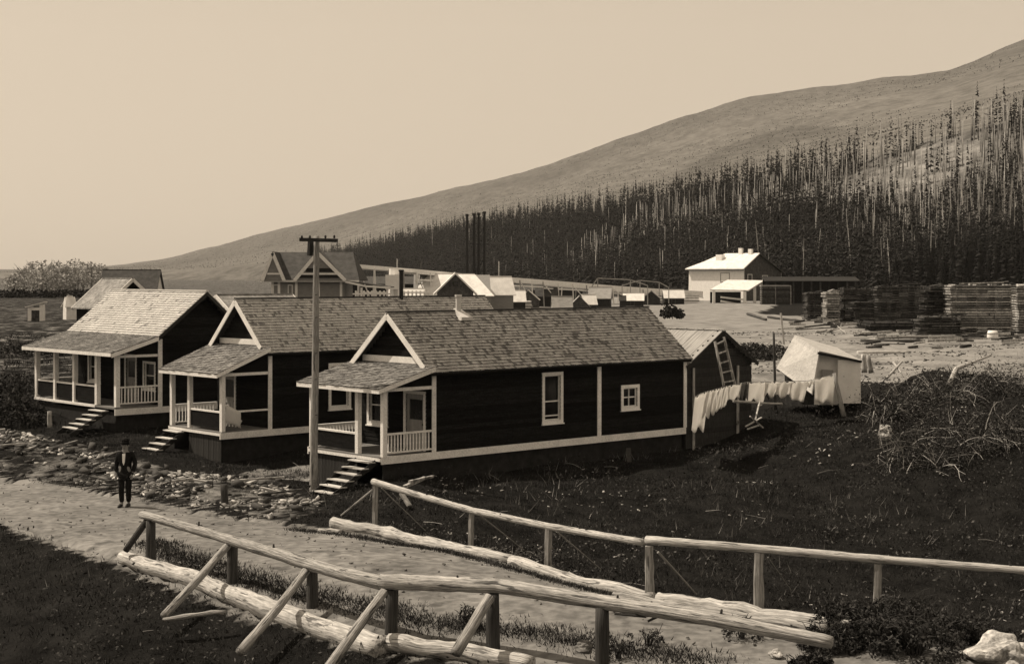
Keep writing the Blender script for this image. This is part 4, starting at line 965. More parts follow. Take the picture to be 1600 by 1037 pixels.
# big grey gabled house on the rise
Yg = 115.0; k = Yg / F
gh = thing('gabled_house', 'large grey house with two white edged front gables and a long side porch', 'house', ((487 - CX) * k, Yg, 1.8))
def gx_(px): return (px - 487) * k
def gz_(py): return CH - (py - HY) * k - 1.8
ez, rz_ = gz_(438), gz_(395)
b = MB(); b.box(gx_(425), gx_(538), 0, 6, -.5, ez - .02); b.build('wall', 'greywall', gh)
b = MB(); b.hexa([(gx_(408), -.35, ez - .05), (gx_(562), -.35, ez - .05), (gx_(545), 3, rz_), (gx_(428), 3, rz_), (gx_(408), -.35, ez + .05), (gx_(562), -.35, ez + .05), (gx_(545), 3, rz_ + .1), (gx_(428), 3, rz_ + .1)]); b.build('roof', 'darkroof', gh)
b = MB(); b.hexa([(gx_(408), 6.35, ez - .05), (gx_(428), 3, rz_), (gx_(545), 3, rz_), (gx_(562), 6.35, ez - .05), (gx_(408), 6.35, ez + .05), (gx_(428), 3, rz_ + .1), (gx_(545), 3, rz_ + .1), (gx_(562), 6.35, ez + .05)]); b.build('roof', 'darkroof', gh)
b = MB(); b.hexa([(gx_(545), 3, rz_), (gx_(562), -.35, ez - .05), (gx_(562), 6.35, ez - .05), (gx_(545), 3.1, rz_), (gx_(545), 3, rz_ + .09), (gx_(562.5), -.35, ez + .04), (gx_(562.5), 6.35, ez + .04), (gx_(545), 3.1, rz_ + .09)]); b.build('roof_hip', 'darkroof', gh)
for (l, c_, r_, dep) in ((412, 428, 446, 1.6), (462, 498, 541, 1.2)):
    y = -.6
    b = MB(); b.prism([(gx_(l) + .1, y, ez), (gx_(r_) - .1, y, ez), (gx_(c_), y, rz_ - .12)], (0, dep + 2.0, 0)); b.build('gable', 'greywall', gh)
    for e in (l, r_):
        b = MB(); b.beam((gx_(c_), y - .06, rz_ - .02), (gx_(e), y - .06, ez - .02), .09, .24, (1 if e == l else -1, 0, .8)); b.build('barge_board', 'white', gh)
        b = MB(); b.hexa([(gx_(e), y - .1, ez), (gx_(c_), y - .1, rz_), (gx_(c_), 3, rz_), (gx_(e), 2.0, ez)] + [(gx_(e), y - .1, ez + .08), (gx_(c_), y - .1, rz_ + .08), (gx_(c_), 3, rz_ + .08), (gx_(e), 2.0, ez + .08)]); b.build('roof', 'darkroof', gh)
    b = MB(); b.box(gx_(l) + .35, gx_(r_) - .35, y - .06, y - .02, ez + .42, ez + .55); b.build('gable_band', 'white', gh)
b = MB(); b.box(gx_(470), gx_(532), -.66, -.63, ez + .18, ez + .40); b.box(gx_(480), gx_(524), -.66, -.63, ez + .62, ez + .9); b.build('louvre', 'darkwood', gh)
b = MB(); b.box(gx_(408), gx_(562), -.42, -.36, ez - .12, ez + .02); b.build('fascia', 'white', gh)
for px in (426, 436, 463, 498, 533): b = MB(); b.box(gx_(px) - .09, gx_(px) + .09, -.05, .0, -.3, ez - .1); b.build('corner_board', 'white', gh)
for p0, p1 in ((418, 424), (441, 446)): window(gh, 'y', 0, -1, gx_(p0 + 10), gx_(p1 + 10), gz_(464), gz_(446), fw=.06)
b = MB(); b.hexa([(gx_(541), -.6, ez - .1), (gx_(612), -.6, gz_(449.5)), (gx_(612), 2.5, gz_(449.5)), (gx_(541), 2.5, ez - .1), (gx_(541), -.6, ez), (gx_(612), -.6, gz_(448)), (gx_(612), 2.5, gz_(448)), (gx_(541), 2.5, ez)]); b.build('porch_roof', 'darkroof', gh)
b = MB(); b.beam((gx_(541), -.64, ez - .1), (gx_(572), -.64, gz_(447)), .05, .14); b.beam((gx_(572), -.64, gz_(447)), (gx_(612), -.64, gz_(449.5)), .05, .14); b.build('fascia', 'white', gh)
for px in (566, 585, 606): b = MB(); b.box(gx_(px) - .07, gx_(px) + .07, -.55, -.42, -.5, gz_(449)); b.build('porch_column', 'white', gh)
for py in (459,): b = MB(); b.beam((gx_(552), -.5, gz_(py)), (gx_(612), -.5, gz_(py)), .06, .1); b.build('porch_rail', 'white', gh)
c = MB(); c.tube([(gx_(483), 3.4, rz_ - .3), (gx_(483), 3.4, rz_ + .8)], .22, 8); c.build('chimney', 'iron', gh)

# elevated timber trestle carrying a lumber chute
TR = [(548, 413, 165), (640, 420.5, 185), (720, 428, 205), (840, 437, 232), (950, 446, 255), (1020, 451, 268), (1092, 455, 280)]
tr = thing('timber_trestle', 'long pale elevated timber chute on posts running across the mill yard', 'trestle')
TP = [PX(*t) for t in TR]
for i in range(len(TP) - 1):
    p, q = TP[i], TP[i + 1]; d = (q - p).normalized(); n_ = Vector((d.y, -d.x, 0)).normalized(); hh = .42 + .13 * i
    for s in (-.8, .8):
        b = MB(); b.beam(p + n_ * s - Vector((0, 0, hh / 2)), q + n_ * s - Vector((0, 0, hh / 2)), .10, hh); b.build('side_board', 'limewash', tr)
    b = MB(); b.beam(p - Vector((0, 0, hh * .8)), q - Vector((0, 0, hh * .8)), 1.5, .08); b.build('deck', 'whiteroof', tr)
    if i > 0: b = MB(); b.beam(p + n_ * .9 - Vector((0, 0, 1.25)), q + n_ * .9 - Vector((0, 0, 1.1)), .08, .16); b.build('side_board', 'limewash', tr)
    L = (q - p).length; m = max(2, int(L / 4.5))
    for j in range(m):
        x = p.lerp(q, j / m)
        for s in (-.9, .9):
            b = MB(); b.beam(x + n_ * s - Vector((0, 0, .3)), Vector((x.x, x.y, 1.6)) + n_ * s * 1.25, .16, .16, (0, 1, 0)); b.build('post', 'limewash' if (i + j) % 3 else 'greyroof', tr)
        if j % 2 == 0:
            b = MB(); b.beam(x + n_ * .95 - Vector((0, 0, .5)), Vector((p.lerp(q, (j + 1) / m).x, p.lerp(q, (j + 1) / m).y, 2.6)) + n_ * .95, .08, .12); b.build('cross_brace', 'limewash', tr)
for lab, px, Y, pb, pt in (('thin pale mast standing beside the grey gabled house end of the chute', 620, 184, 440, 404), ('thin dark mast rising behind the chute near the mill roof', 657, 190, 440, 407), ('tall pale mast beside the mill roof peak', 779, 222, 450, 408), ('short mast over the middle of the long chute', 896, 246, 452, 431)):
    b = MB(); b.tube([PX(px, pb + 20, Y), PX(px + .5, pt, Y)], .09, 6); tag(b.build('mast', 'logpale' if 'pale' in lab else 'plankdark', None), lab, 'pole', 'masts along the chute')
b = MB(); b.tube([PX(615, 470, 140), PX(617, 420, 140)], .5, 8); b.box(*(lambda p: (p.x - .75, p.x + .75, p.y - .5, p.y + .5, p.z, p.z + 1.3))(PX(616, 452, 139))); tag(b.build('hopper_tower', 'limewash'), 'pale boxy tower at the end of the chute beside the gabled house', 'tower')
# four tall thin mill chimneys
for i, (px, pt, lab) in enumerate(((729.7, 338, 'leftmost'), (740.8, 337, 'second'), (748, 336, 'third'), (757, 334, 'rightmost'))):
    r = thing('mill_chimney', '%s of the four tall thin black iron mill chimneys' % lab, 'chimney', ((px - CX) / F * 235, 235, 2.0), 0, 'four tall black mill chimneys')
    zt = CH - (pt - HY) / F * 235 - 2
    b = MB(); b.tube([(0, 0, -.5), (0, 0, zt)], [.24, .19], 10); b.build('stack', 'iron', r)
    b = MB(); b.tube([(0, 0, zt), (0, 0, zt + .35)], .27, 10); b.build('cap', 'iron', r)
    for q in (.35, .6, .85): b = MB(); b.tube([(0, 0, zt * q), (0, 0, zt * q + .12)], .26, 10); b.build('band', 'iron', r)
# mill buildings and sheds
far_building('mill_building', 'broad white roofed mill building in front of the four tall chimneys', 'mill', 706, 192, 1.9, 9.4, 7, 2.5, 4.9, .05, 'greywall', 'whiteroof', ov=.4, hip=2.3)
far_building('engine_shed', 'dark gable fronted shed before the broad white mill roof', 'shed', 711, 180, 1.9, 4.0, 4.1, 2.9, 4.9, math.pi / 2 + .06, 'plankdark', 'whiteroof', ov=.45, roof_t=.22, wins=(('l', -.2, .2, 3.6, 4.0),))
far_building('mill_annex', 'small white roofed mill annex right of the broad mill roof', 'shed', 778, 196, 1.9, 3.0, 3.5, 2.6, 4.6, .3, 'greywall', 'whiteroof', ov=.3)
far_building('lumber_shed', 'low grey roofed shed just over the nearest cottage ridge', 'shed', 766, 225, 1.9, 4.6, 3.2, .8, 2.0, .02, 'darkwood', 'greyroof', ov=.25)
far_building('lumber_shed', 'dark open shed with dark roof below the middle of the chute', 'shed', 854, 235, 1.9, 3.0, 3, 1.7, 2.9, -.1, 'darkwood', 'darkroof', ov=.2, wins=(('f', -.9, -.5, .6, 1.7),))
far_building('lumber_shed', 'tiny white walled shed with pale roof beside the dark open shed', 'shed', 878, 205, 1.9, 2.6, 2.2, .4, 2.0, .05, 'limewash', 'greyroof', ov=.1)
far_building('lumber_shed', 'small pale gable fronted hut between the white shed and the dark walled shed', 'shed', 905, 208, 1.9, 2, 2.6, .7, 2.0, math.pi / 2, 'plankdark', 'greyroof', ov=.2)
far_building('lumber_shed', 'black walled shed with pale roof right of the small huts', 'shed', 938, 225, 1.9, 3.0, 2.6, 1.6, 3.0, -.15, 'darkwood', 'greyroof', ov=.2)
far_building('privy', 'tiny dark privy standing alone beneath the chute', 'outhouse', 973, 230, 1.9, .9, .9, 1.1, 1.7, 0, 'darkwood', 'darkroof', ov=.08)
for px, Y, lx, ly, he, hr, rot, wm, rm, lab in ((800, 212, 3.4, 2.6, 1.3, 2.7, .1, 'darkwood', 'whiteroof', 'small black walled shed with a bright roof right of the low grey shed'), (826, 226, 2.2, 3.0, 1.3, 2.6, 1.5, 'plankdark', 'whiteroof', 'narrow bright roofed hut left of the dark open shed'), (920, 214, 1.7, 2.0, .9, 2.1, .2, 'darkwood', 'whiteroof', 'tiny bright roofed hut touching the black walled shed'), (990, 238, 3.0, 2.4, 1.0, 2.0, -.1, 'darkwood', 'whiteroof', 'low bright roofed shed right of the tiny dark privy'), (1018, 246, 2.4, 2.6, 1.2, 2.3, 1.45, 'plankdark', 'greyroof', 'gable fronted grey hut under the open roof frame'), (1052, 252, 3.2, 2.4, 1.2, 2.4, .05, 'darkwood', 'whiteroof', 'bright roofed shed nearest the white two storey house'), (640, 170, 3.0, 2.4, 2.2, 3.3, .1, 'darkwood', 'whiteroof', 'bright roofed shed between the boxy tower and the white mill roof')):
    far_building('yard_shed', lab, 'shed', px, Y, 1.9, lx, ly, he, hr, rot, wm, rm, ov=.15, wins=(('f', -.4, .1, .2, min(1.0, he - .15)),))
fo = thing('open_roof_frame', 'open pole roof frame standing above the right part of the chute', 'frame')
FP = [(925, 447), (934, 434.5), (985, 437), (1012, 446)]; BP = [(972, 446), (1000, 438), (1030, 441), (1045, 449)]
for Pn, Yn in ((FP, 242), (BP, 250)):
    for a, c in zip(Pn[:-1], Pn[1:]): b = MB(); b.beam(PX(a[0], a[1], Yn), PX(c[0], c[1], Yn), .14, .16); b.build('rafter', 'greyroof', fo)
    for a in Pn: b = MB(); p = PX(a[0], a[1], Yn); b.beam(p, Vector((p.x, p.y, 1.8)), .14, .14, (0, 1, 0)); b.build('post', 'greyroof', fo)
far_building('mill_shed', 'long black walled mill shed behind the start of the chute, next to the gabled house', 'shed', 612, 222, 1.9, 11.5, 6, 3.6, 4.6, .0, 'darkwood', 'darkroof', ov=.3)
far_building('mill_shed', 'long black walled mill shed behind the chute, right of the white mill roof', 'shed', 850, 268, 1.9, 13.0, 6, 2.3, 3.2, .0, 'darkwood', 'darkroof', ov=.3)
wf = thing('yard_fence', 'white picket fence below the start of the chute, beside the porch of the gabled house', 'fence')
for i in range(19):
    p = PX(556 + i * 6.3, 470, 168); b = MB(); b.box(p.x - .09, p.x + .09, p.y - .06, p.y + .06, 1.9, CH - (454 - HY) / F * 168); b.build('picket', 'white', wf)
for py in (457, 465): b = MB(); b.beam(PX(555, py, 167.9), PX(671, py, 167.9), .06, .16); b.build('rail', 'white', wf)
# white heaps of sawn stock under the chute
for i, (px, py, Y, w, h_, lab) in enumerate(((600, 462, 165, 3.0, 1.0, 'behind the middle cottage ridge'), (648, 464, 175, 2.6, 1.1, 'left of the dark gable fronted shed'), (685, 463, 185, 1.6, .6, 'at the foot of the dark gable fronted shed'), (805, 468, 215, 4.4, 1.0, 'left of the dark open shed'), (1005, 464, 250, 4.0, .9, 'beneath the chute near the tiny privy'), (1042, 463, 255, 3.8, 1.2, 'under the right end of the chute'), (1075, 462, 262, 3.4, 1.3, 'beside the white two storey house'))):
    p = PX(px, py, Y); r = thing('sawn_stock', 'stack of pale sawn boards ' + lab, 'lumber stack', (p.x, p.y, 1.9), .1, 'stacks of pale boards under the chute')
    n = int(h_ / .22) + 2; z = 0
    for j in range(n):
        b = MB(); q = random.uniform(-.15, .15); b.box(-w / 2 + q, w / 2 + q, -1, 1, z, z + .15); b.build('board', 'limewash' if j % 2 else 'plank', r); z += .22
# two storey white house
W_ = thing('boarding_house', 'white two storey house with pale roof and dark gable end at the forest foot', 'house', ((1162 - CX) / F * 283, 283, 1.9), RZ)
s_ = 283 / F; lv = 13.2; lu = 11.0; he, hr, ur = 6.15, 8.7, 4.0
b = MB(); b.box(0, .2, 0, lv, -.5, he); b.build('wall', 'limewash', W_)
b = MB(); b.prism([(.0, .0, -.5), (lu, .0, -.5), (lu, .0, he - .8), (ur, .0, hr - .1), (.2, .0, he)], (0, .2, 0)); b.build('gable_wall', 'plankdark', W_)  # gable end painted dark: the shade on that side put into its colour
b = MB(); b.prism([(.0, lv, -.5), (lu, lv, -.5), (lu, lv, he - .8), (ur, lv - 4, hr - .1), (.2, lv, he)], (0, .2, 0)); b.box(lu - .2, lu, 0, lv, -.5, he - .8); b.build('wall', 'limewash', W_)
b = MB(); b.hexa([(-.6, -.5, he - .3), (ur, -.5, hr), (ur, lv - 5.5, hr), (-.6, lv + .5, he - .3), (-.6, -.5, he - .1), (ur, -.5, hr + .2), (ur, lv - 5.5, hr + .2), (-.6, lv + .5, he - .1)]); b.build('roof', 'whiteroof', W_)
b = MB(); b.hexa([(lu + .6, -.5, he - 1.2), (lu + .6, lv + .5, he - 1.2), (ur, lv - 5.5, hr), (ur, -.5, hr), (lu + .6, -.5, he - 1.), (lu + .6, lv + .5, he - 1.), (ur, lv - 5.5, hr + .2), (ur, -.5, hr + .2)]); b.build('roof', 'darkroof', W_)
b = MB(); b.hexa([(-.6, lv + .5, he - .3), (ur, lv - 5.5, hr), (ur + .1, lv - 5.5, hr), (lu + .6, lv + .5, he - 1.2), (-.6, lv + .5, he - .12), (ur, lv - 5.5, hr + .18), (ur + .1, lv - 5.5, hr + .18), (lu + .6, lv + .5, he - 1.02)]); b.build('roof_hip', 'whiteroof', W_)
b = MB(); b.beam((-.62, -.5, he - .4), (-.62, lv + .5, he - .4), .12, .22); b.build('eave_board', 'darkwood', W_)
for i in range(6): window(W_, 'x', 0, -1, lv - 1.1 - i * .95, lv - .75 - i * .95, 4.6, 5.15, bars=((), ()), fw=.04, m='limewash')
window(W_, 'x', 0, -1, 3.4, 5.4, 3.6, 5.2, fw=.08, m='plankdark')
window(W_, 'x', 0, -1, 3.4, 5.0, .7, 2.0, fw=.08, m='limewash')
window(W_, 'y', 0, -1, 1.2, 2.3, 3.8, 4.9, fw=.1, m='limewash'); window(W_, 'y', 0, -1, 5.4, 6.8, 3.9, 4.7, fw=.1, m='limewash')
for (u, v, z0, s) in ((2.2, 7.6, 7.4, .9), (3.8, 1.6, 8.4, .5), (3.9, 4.0, 8.6, .5)): b = MB(); b.box(u - s * .5, u + s * .5, v - s, v + s * .6, z0, z0 + 1.25); b.build('chimney', 'limewash', W_)
aw = thing('open_pavilion', 'open sided shelter with flat pale roof and white corner post before the white house', 'shelter', ((1150 - CX) / F * 262, 262, 1.9), .0)
k2 = 262 / F
def ax(px): return (px - 1150) * k2
def az(py): return CH - (py - HY) * k2 - 1.9
b = MB(); b.hexa([(ax(1107), -2.2, az(454)), (ax(1166), -2.2, az(455)), (ax(1198), 2.5, az(440)), (ax(1140), 2.5, az(439)), (ax(1107), -2.2, az(452)), (ax(1166), -2.2, az(453)), (ax(1198), 2.5, az(438)), (ax(1140), 2.5, az(437))]); b.build('roof', 'whiteroof', aw)
for px, y in ((1113, -2), (1161, -2), (1180, .5), (1194, 2.3)): b = MB(); b.box(ax(px) - .22, ax(px) + .22, y - .2, y + .2, -1.0, az(454) + (y + 2) * .3); b.build('post', 'limewash', aw)
b = MB(); b.box(ax(1112), ax(1160), 1.8, 2.2, -.5, az(456)); b.build('back_wall', 'darkwood', aw)
for (p0, p1, q0, q1) in ((1125, 464, 1160, 468), (1125, 470, 1152, 475)): b = MB(); b.beam((ax(p0), -1, az(p1)), (ax(q0), -1, az(q1)), .3, .3); b.build('bench', 'limewash', aw)
dk = thing('slatted_bin', 'dark framed slatted bin standing right of the open shelter', 'bin', ((1211 - CX) / F * 250, 250, 1.7))
for i in range(9): b = MB(); b.box(-2.3, 2.3, -1, 1, i * .36, i * .36 + .3); b.build('slat', 'plankdark', dk)
b = MB(); b.box(-2.4, 2.4, -1.1, 1.1, 3.25, 3.38); b.build('lid', 'greyroof', dk)
for x in (-2.35, -.1, 2.35): b = MB(); b.box(x - .07, x + .07, -1.15, -1.02, 0, 3.25); b.build('batten', 'plank', dk)
ls = thing('long_shed', 'long low black shed on posts between the slatted bin and the lumber piles', 'shed', ((1262 - CX) / F * 262, 262, 1.9))
b = MB(); b.hexa([(-7.5, -2, 3.7), (8.5, -2, 3.7), (8.5, 2, 4.4), (-7.5, 2, 4.4), (-7.5, -2, 3.85), (8.5, -2, 3.85), (8.5, 2, 4.55), (-7.5, 2, 4.55)]); b.build('roof', 'darkwood', ls)
b = MB(); b.box(-7.3, 8.3, 1.7, 1.9, -.5, 4.2); b.build('wall', 'darkwood', ls)
for i in range(11): b = MB(); x = -7.2 + i * 1.5; b.box(x - .12, x + .12, -1.9, -1.7, -.5, 3.7); b.build('post', 'plankdark', ls)

# lumber piles, layer by layer
def pile(label, px0, px1, pt, Y, z0, m, depth=2.2, lay=.2, rot=0.0, ragged=.12, group='tall lumber piles in the yard'):
    c = ((px0 + px1) / 2 - CX) / F * Y; w = (px1 - px0) / F * Y; zt = CH - (pt - HY) / F * Y
    r = thing('lumber_pile', label, 'lumber pile', (c, Y, z0), rot, group); n = max(3, int((zt - z0) / lay)); core = MB()
    for i in range(n):
        z = i * lay; w0 = -w / 2 + random.uniform(-ragged, ragged); w1 = w / 2 + random.uniform(-ragged, ragged)
        tt = lay * random.uniform(.45, .8)
        for s in (-1, 1):
            yy = s * (depth / 2 - .15); cut = random.uniform(.3, .7) if random.random() < .35 else None
            segs = [(w0, w1)] if cut is None else [(w0, w0 + (w1 - w0) * cut - .04), (w0 + (w1 - w0) * cut + .04, w1)]
            if s > 0: segs = segs[:1]
            for a, b_ in segs:
                b = MB(); b.box(a, b_, yy - .15 + random.uniform(-.06, .04), yy + .15, z, z + tt); b.build('plank', m, r)
        core.box(w0 * .97, w1 * .97, -depth / 2 + .35, depth / 2 - .35, z, z + tt)
        for x in (-w * .42, -w * .1, w * .2, w * .43): core.box(x - .05, x + .05, -depth / 2 + .1, depth / 2 - .1, z + tt, z + lay)
    core.build('inner_planks', m, r, 'stuff')
    for k in range(3):
        b = MB(); x = random.uniform(-w * .4, w * .1); b.beam((x, random.uniform(-.8, .8), n * lay + .05), (x + w * random.uniform(.4, .7), random.uniform(-.8, .8), n * lay + random.uniform(.05, .25)), .3, .06); b.build('plank', m, r)
    return r
pile('tall pale lumber pile with long even boards, at the frame edge of the yard', 1480, 1580, 442, 121, 2.0, 'plank', lay=.2)
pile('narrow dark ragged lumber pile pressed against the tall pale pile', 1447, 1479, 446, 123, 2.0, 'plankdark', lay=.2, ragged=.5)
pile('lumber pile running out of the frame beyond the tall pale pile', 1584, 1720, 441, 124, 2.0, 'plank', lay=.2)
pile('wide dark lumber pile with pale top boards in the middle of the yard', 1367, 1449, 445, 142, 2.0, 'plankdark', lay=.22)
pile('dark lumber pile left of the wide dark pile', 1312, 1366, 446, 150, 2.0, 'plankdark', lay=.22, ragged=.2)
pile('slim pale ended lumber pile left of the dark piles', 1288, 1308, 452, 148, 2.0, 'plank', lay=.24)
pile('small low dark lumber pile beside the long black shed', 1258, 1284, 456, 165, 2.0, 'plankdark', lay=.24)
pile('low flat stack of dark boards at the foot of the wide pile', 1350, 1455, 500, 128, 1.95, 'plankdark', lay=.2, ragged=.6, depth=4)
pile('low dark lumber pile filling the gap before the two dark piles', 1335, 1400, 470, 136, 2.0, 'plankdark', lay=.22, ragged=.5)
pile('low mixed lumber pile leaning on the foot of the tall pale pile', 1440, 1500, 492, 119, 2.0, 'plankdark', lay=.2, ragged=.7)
# loose logs in the yard
def loose(label, a, b_, r, m='logpale', cat='log', z=None):
    Ya = (CH - 2.15 + (0 if z is None else -z)) * F / (a[1] - HY); Yb = (CH - 2.15 + (0 if z is None else -z)) * F / (b_[1] - HY)
    p = PX(a[0], a[1], Ya); q = PX(b_[0], b_[1], Yb); bm = MB(); bm.log(p, q, r, r * .8, n=9, wob=.06, lump=.15, seg=8)
    return tag(bm.build('loose_log', m), label, cat, 'loose logs and poles lying in the yard')
loose('long thin pale pole lying before the wide dark pile', (1343, 521), (1462, 513), .09)
loose('pale log with a sawn end before the tall pale pile', (1375, 527), (1501, 525), .13, 'log')
loose('dark log lying in front of the tall pale pile', (1503, 531), (1583, 523), .16, 'bark')
loose('broad pale log lying behind the white shed', (1340, 552), (1421, 551), .16)
loose('slim pole lying left of the wide dark pile', (1275, 518), (1340, 511), .09)
loose('short pale pole right of the broad pale log', (1434, 554), (1467, 549), .06)
loose('thin straight pole on the pale yard near the leaning post', (1215, 514), (1293, 506), .05)
loose('dark weathered log on the yard edge near the shelter', (1168, 490), (1197, 499), .16, 'bark')
loose('second dark log on the yard edge near the shelter', (1200, 495), (1250, 501), .12, 'bark')
loose('grey pole leaning over other timber in the yard', (1290, 520), (1325, 500), .08, 'log')
loose('crossing grey pole in the yard timber heap', (1322, 521), (1300, 503), .08, 'log')
loose('dark log behind the slim pole', (1345, 533), (1440, 533), .14, 'bark')
loose('weathered pole before the dark lumber piles', (1262, 500), (1345, 497), .10, 'plankdark')
# further random waste timber lying about the yard
for i in range(120):
    px = random.uniform(1230, 1600); py = random.uniform(496, 546) if px > 1330 else random.uniform(492, 518); L = random.uniform(10, 70) * random.random() + 8
    Yq = (CH - 2.1) * F / (py - HY); p = PX(px, py, Yq); a = random.uniform(-.5, .5); l_ = L * Yq / F; bm = MB(); e = Vector((math.cos(a), math.sin(a) * 1.6, random.uniform(-.02, .12))) * l_; p = p + Vector((0, 0, random.uniform(0, .3)))
    bm.beam(p, p + e, random.uniform(.12, .3), random.uniform(.08, .2)); tag(bm.build('waste_board', random.choice(['plank', 'plankdark', 'log'])), 'waste board or slab lying flat in the littered lumber yard', 'board', 'waste boards littering the lumber yard')
cz = PX(1551, 537, 112); bt = thing('barrel', 'white barrel standing before the tall pale lumber pile', 'barrel', (cz.x, cz.y, cz.z))
b = MB(); b.smooth = True; b.tube([(0, 0, 0), (0, 0, .25), (0, 0, .5), (0, 0, .75), (0, 0, .95)], [.32, .38, .40, .38, .32], 14); b.build('staves', 'limewash', bt)
for z in (.2, .72): b = MB(); b.tube([(0, 0, z), (0, 0, z + .05)], .41, 14); b.build('hoop', 'greyroof', bt)
b = MB(); b.tube([PX(1225, 538, 96), PX(1220, 489, 96)], .07, 6); tag(b.build('leaning_post', 'logpale'), 'slim pale post leaning in the yard above the white shed', 'post')
b = MB(); b.log(PX(1351, 582, 66), PX(1349, 553, 66), .13, .10, n=9); tag(b.build('stump', 'logpale'), 'pale upright stump just right of the white shed', 'stump')
b = MB(); b.log(PX(1362, 583, 65.5), PX(1357, 556, 65.5), .11, .08, n=9); tag(b.build('stump', 'log'), 'narrow grey stump second to the right of the white shed', 'stump')
def branchy(label, P_, r0, r1, m='logpale', name='fallen_trunk', cat='fallen tree'):
    b = MB(); b.smooth = True; n = len(P_); b.tube(P_, [r0 + (r1 - r0) * i / (n - 1) for i in range(n)], 8, True, .08); return tag(b.build(name, m), label, cat)
branchy('bent pale fallen trunk on the bank above the bare brush', [PX(1483, 600, 66), PX(1494, 576, 69), PX(1520, 566, 74), PX(1548, 555, 80)], .12, .06)
branchy('short pale stick crossing another on the bank right of the white shed', [PX(1386, 590, 63), PX(1409, 565, 65)], .06, .04, name='crossed_stick', cat='stick')
branchy('pale stick lying under the crossed stick on the bank', [PX(1396, 566, 65), PX(1417, 594, 63)], .05, .03, name='crossed_stick', cat='stick')
# brush heap on the pale yard
bh = MB()
for i in range(260):
    x = random.uniform(-.8, .8); hh = (.75 - .35 * x + .12 * math.sin(x * 9)) * random.random() * (1 if abs(x) < .7 else .4); p = PX(1051, 493, 118) + Vector((x, random.gauss(0, .3), hh - .1)); bh.beam(p, p + Vector((random.gauss(0, .14), random.gauss(0, .2), random.gauss(0, .1))), .05, .13)
tag(bh.build('brush_heap', 'darkwood'), 'dark brush heap on the pale yard behind the nearest cottage roof', 'brush heap', kind='thing')

# ------------------------------------------------------------------ white shed, clothes line and washing
ws = thing('white_shed', 'low shed with big pale slanting roof panels and white walls on the bank', 'shed', tuple(PX(1300, 622, 60.5)))
def sp(px, py, Y): return PX(px, py, Y) - PX(1300, 622, 60.5)
def slab(a, b_, c, d, t, nm, m):
    n_ = (b_ - a).cross(d - a).normalized() * t
    if n_.z > 0: n_ = -n_
    o_ = MB(); o_.hexa([a + n_, b_ + n_, c + n_, d + n_, a, b_, c, d]); return o_.build(nm, m, ws)
A, E, Bq, Cq, D, D2 = sp(1242, 523, 62.6), sp(1280, 548, 59.6), sp(1213, 575, 61.0), sp(1268, 615, 58.6), sp(1346, 563, 60.4), sp(1308, 543, 63.3)
slab(A, Bq, Cq, E, .07, 'roof_panel', 'canvas'); slab(A, E, D, D2, .07, 'roof_panel', 'canvas')
b = MB(); b.hexa([sp(1309, 630, 60.0), sp(1345, 630, 60.2), sp(1345, 625, 62.0), sp(1309, 625, 62.0), sp(1309, 562, 60.0), sp(1344.5, 564, 60.2), sp(1344, 562, 62.0), sp(1309, 560, 62.0)]); b.build('wall', 'limewash', ws)
b = MB(); b.hexa([sp(1272, 632, 60.1), sp(1309, 632, 60.3), sp(1309, 625, 62), sp(1272, 625, 62), sp(1276, 554, 60.1), sp(1309, 559, 60.3), sp(1309, 556, 62), sp(1276, 552, 62)]); b.build('wall', 'limewash', ws)
b = MB(); b.hexa([sp(1226, 632, 61.2), sp(1272, 632, 60.2), sp(1272, 625, 61.5), sp(1235, 625, 62), sp(1226, 585, 61.2), sp(1272, 590, 60.2), sp(1272, 560, 61.5), sp(1235, 560, 62)]); b.build('wall', 'plankdark', ws)
b = MB(); b.hexa([sp(1284, 630, 59.97), sp(1302, 630, 60.1), sp(1302, 630, 60.2), sp(1284, 630, 60.1), sp(1284, 577, 59.97), sp(1302, 578, 60.1), sp(1302, 578, 60.2), sp(1284, 577, 60.1)]); b.build('door', 'greyroof', ws)
b = MB(); b.beam(sp(1278, 551.5, 59.4), sp(1346, 565, 60.2), .06, .09); b.build('eave_board', 'darkwood', ws)
p1 = MB(); p1.log(PX(1212, 640, 58.2), PX(1209, 520, 58.2), .06, .04, n=8); tag(p1.build('line_pole', 'bark'), 'dark clothes line pole standing before the slanting shed roof', 'pole')
p2 = MB(); p2.log(PX(1319, 650, 57.4), PX(1304, 583, 57.6), .09, .07, n=8); tag(p2.build('line_pole', 'polewood'), 'leaning grey prop holding up the washing before the white shed wall', 'pole')
LN = [PX(1086, 620, 51.5), PX(1096, 614, 52), PX(1140, 602, 54.0), PX(1165, 597, 55.3), PX(1210, 596, 57), PX(1262, 595, 57.4), PX(1305, 584, 57.7)]
b = MB(); b.tube(LN, .012, 5); tag(b.build('clothes_line', 'polewood'), 'sagging clothes line strung from the shed corner to the leaning prop', 'clothes line')
def lineat(px):
    px = min(max(px, 1086.2), 1304.8)
    for a, c in zip(LN[:-1], LN[1:]):
        xa = a.x / a.y * F + CX; xc = c.x / c.y * F + CX
        if xa <= px <= xc: t = (px - xa) / (xc - xa); return a.lerp(c, t)
    return LN[-1]
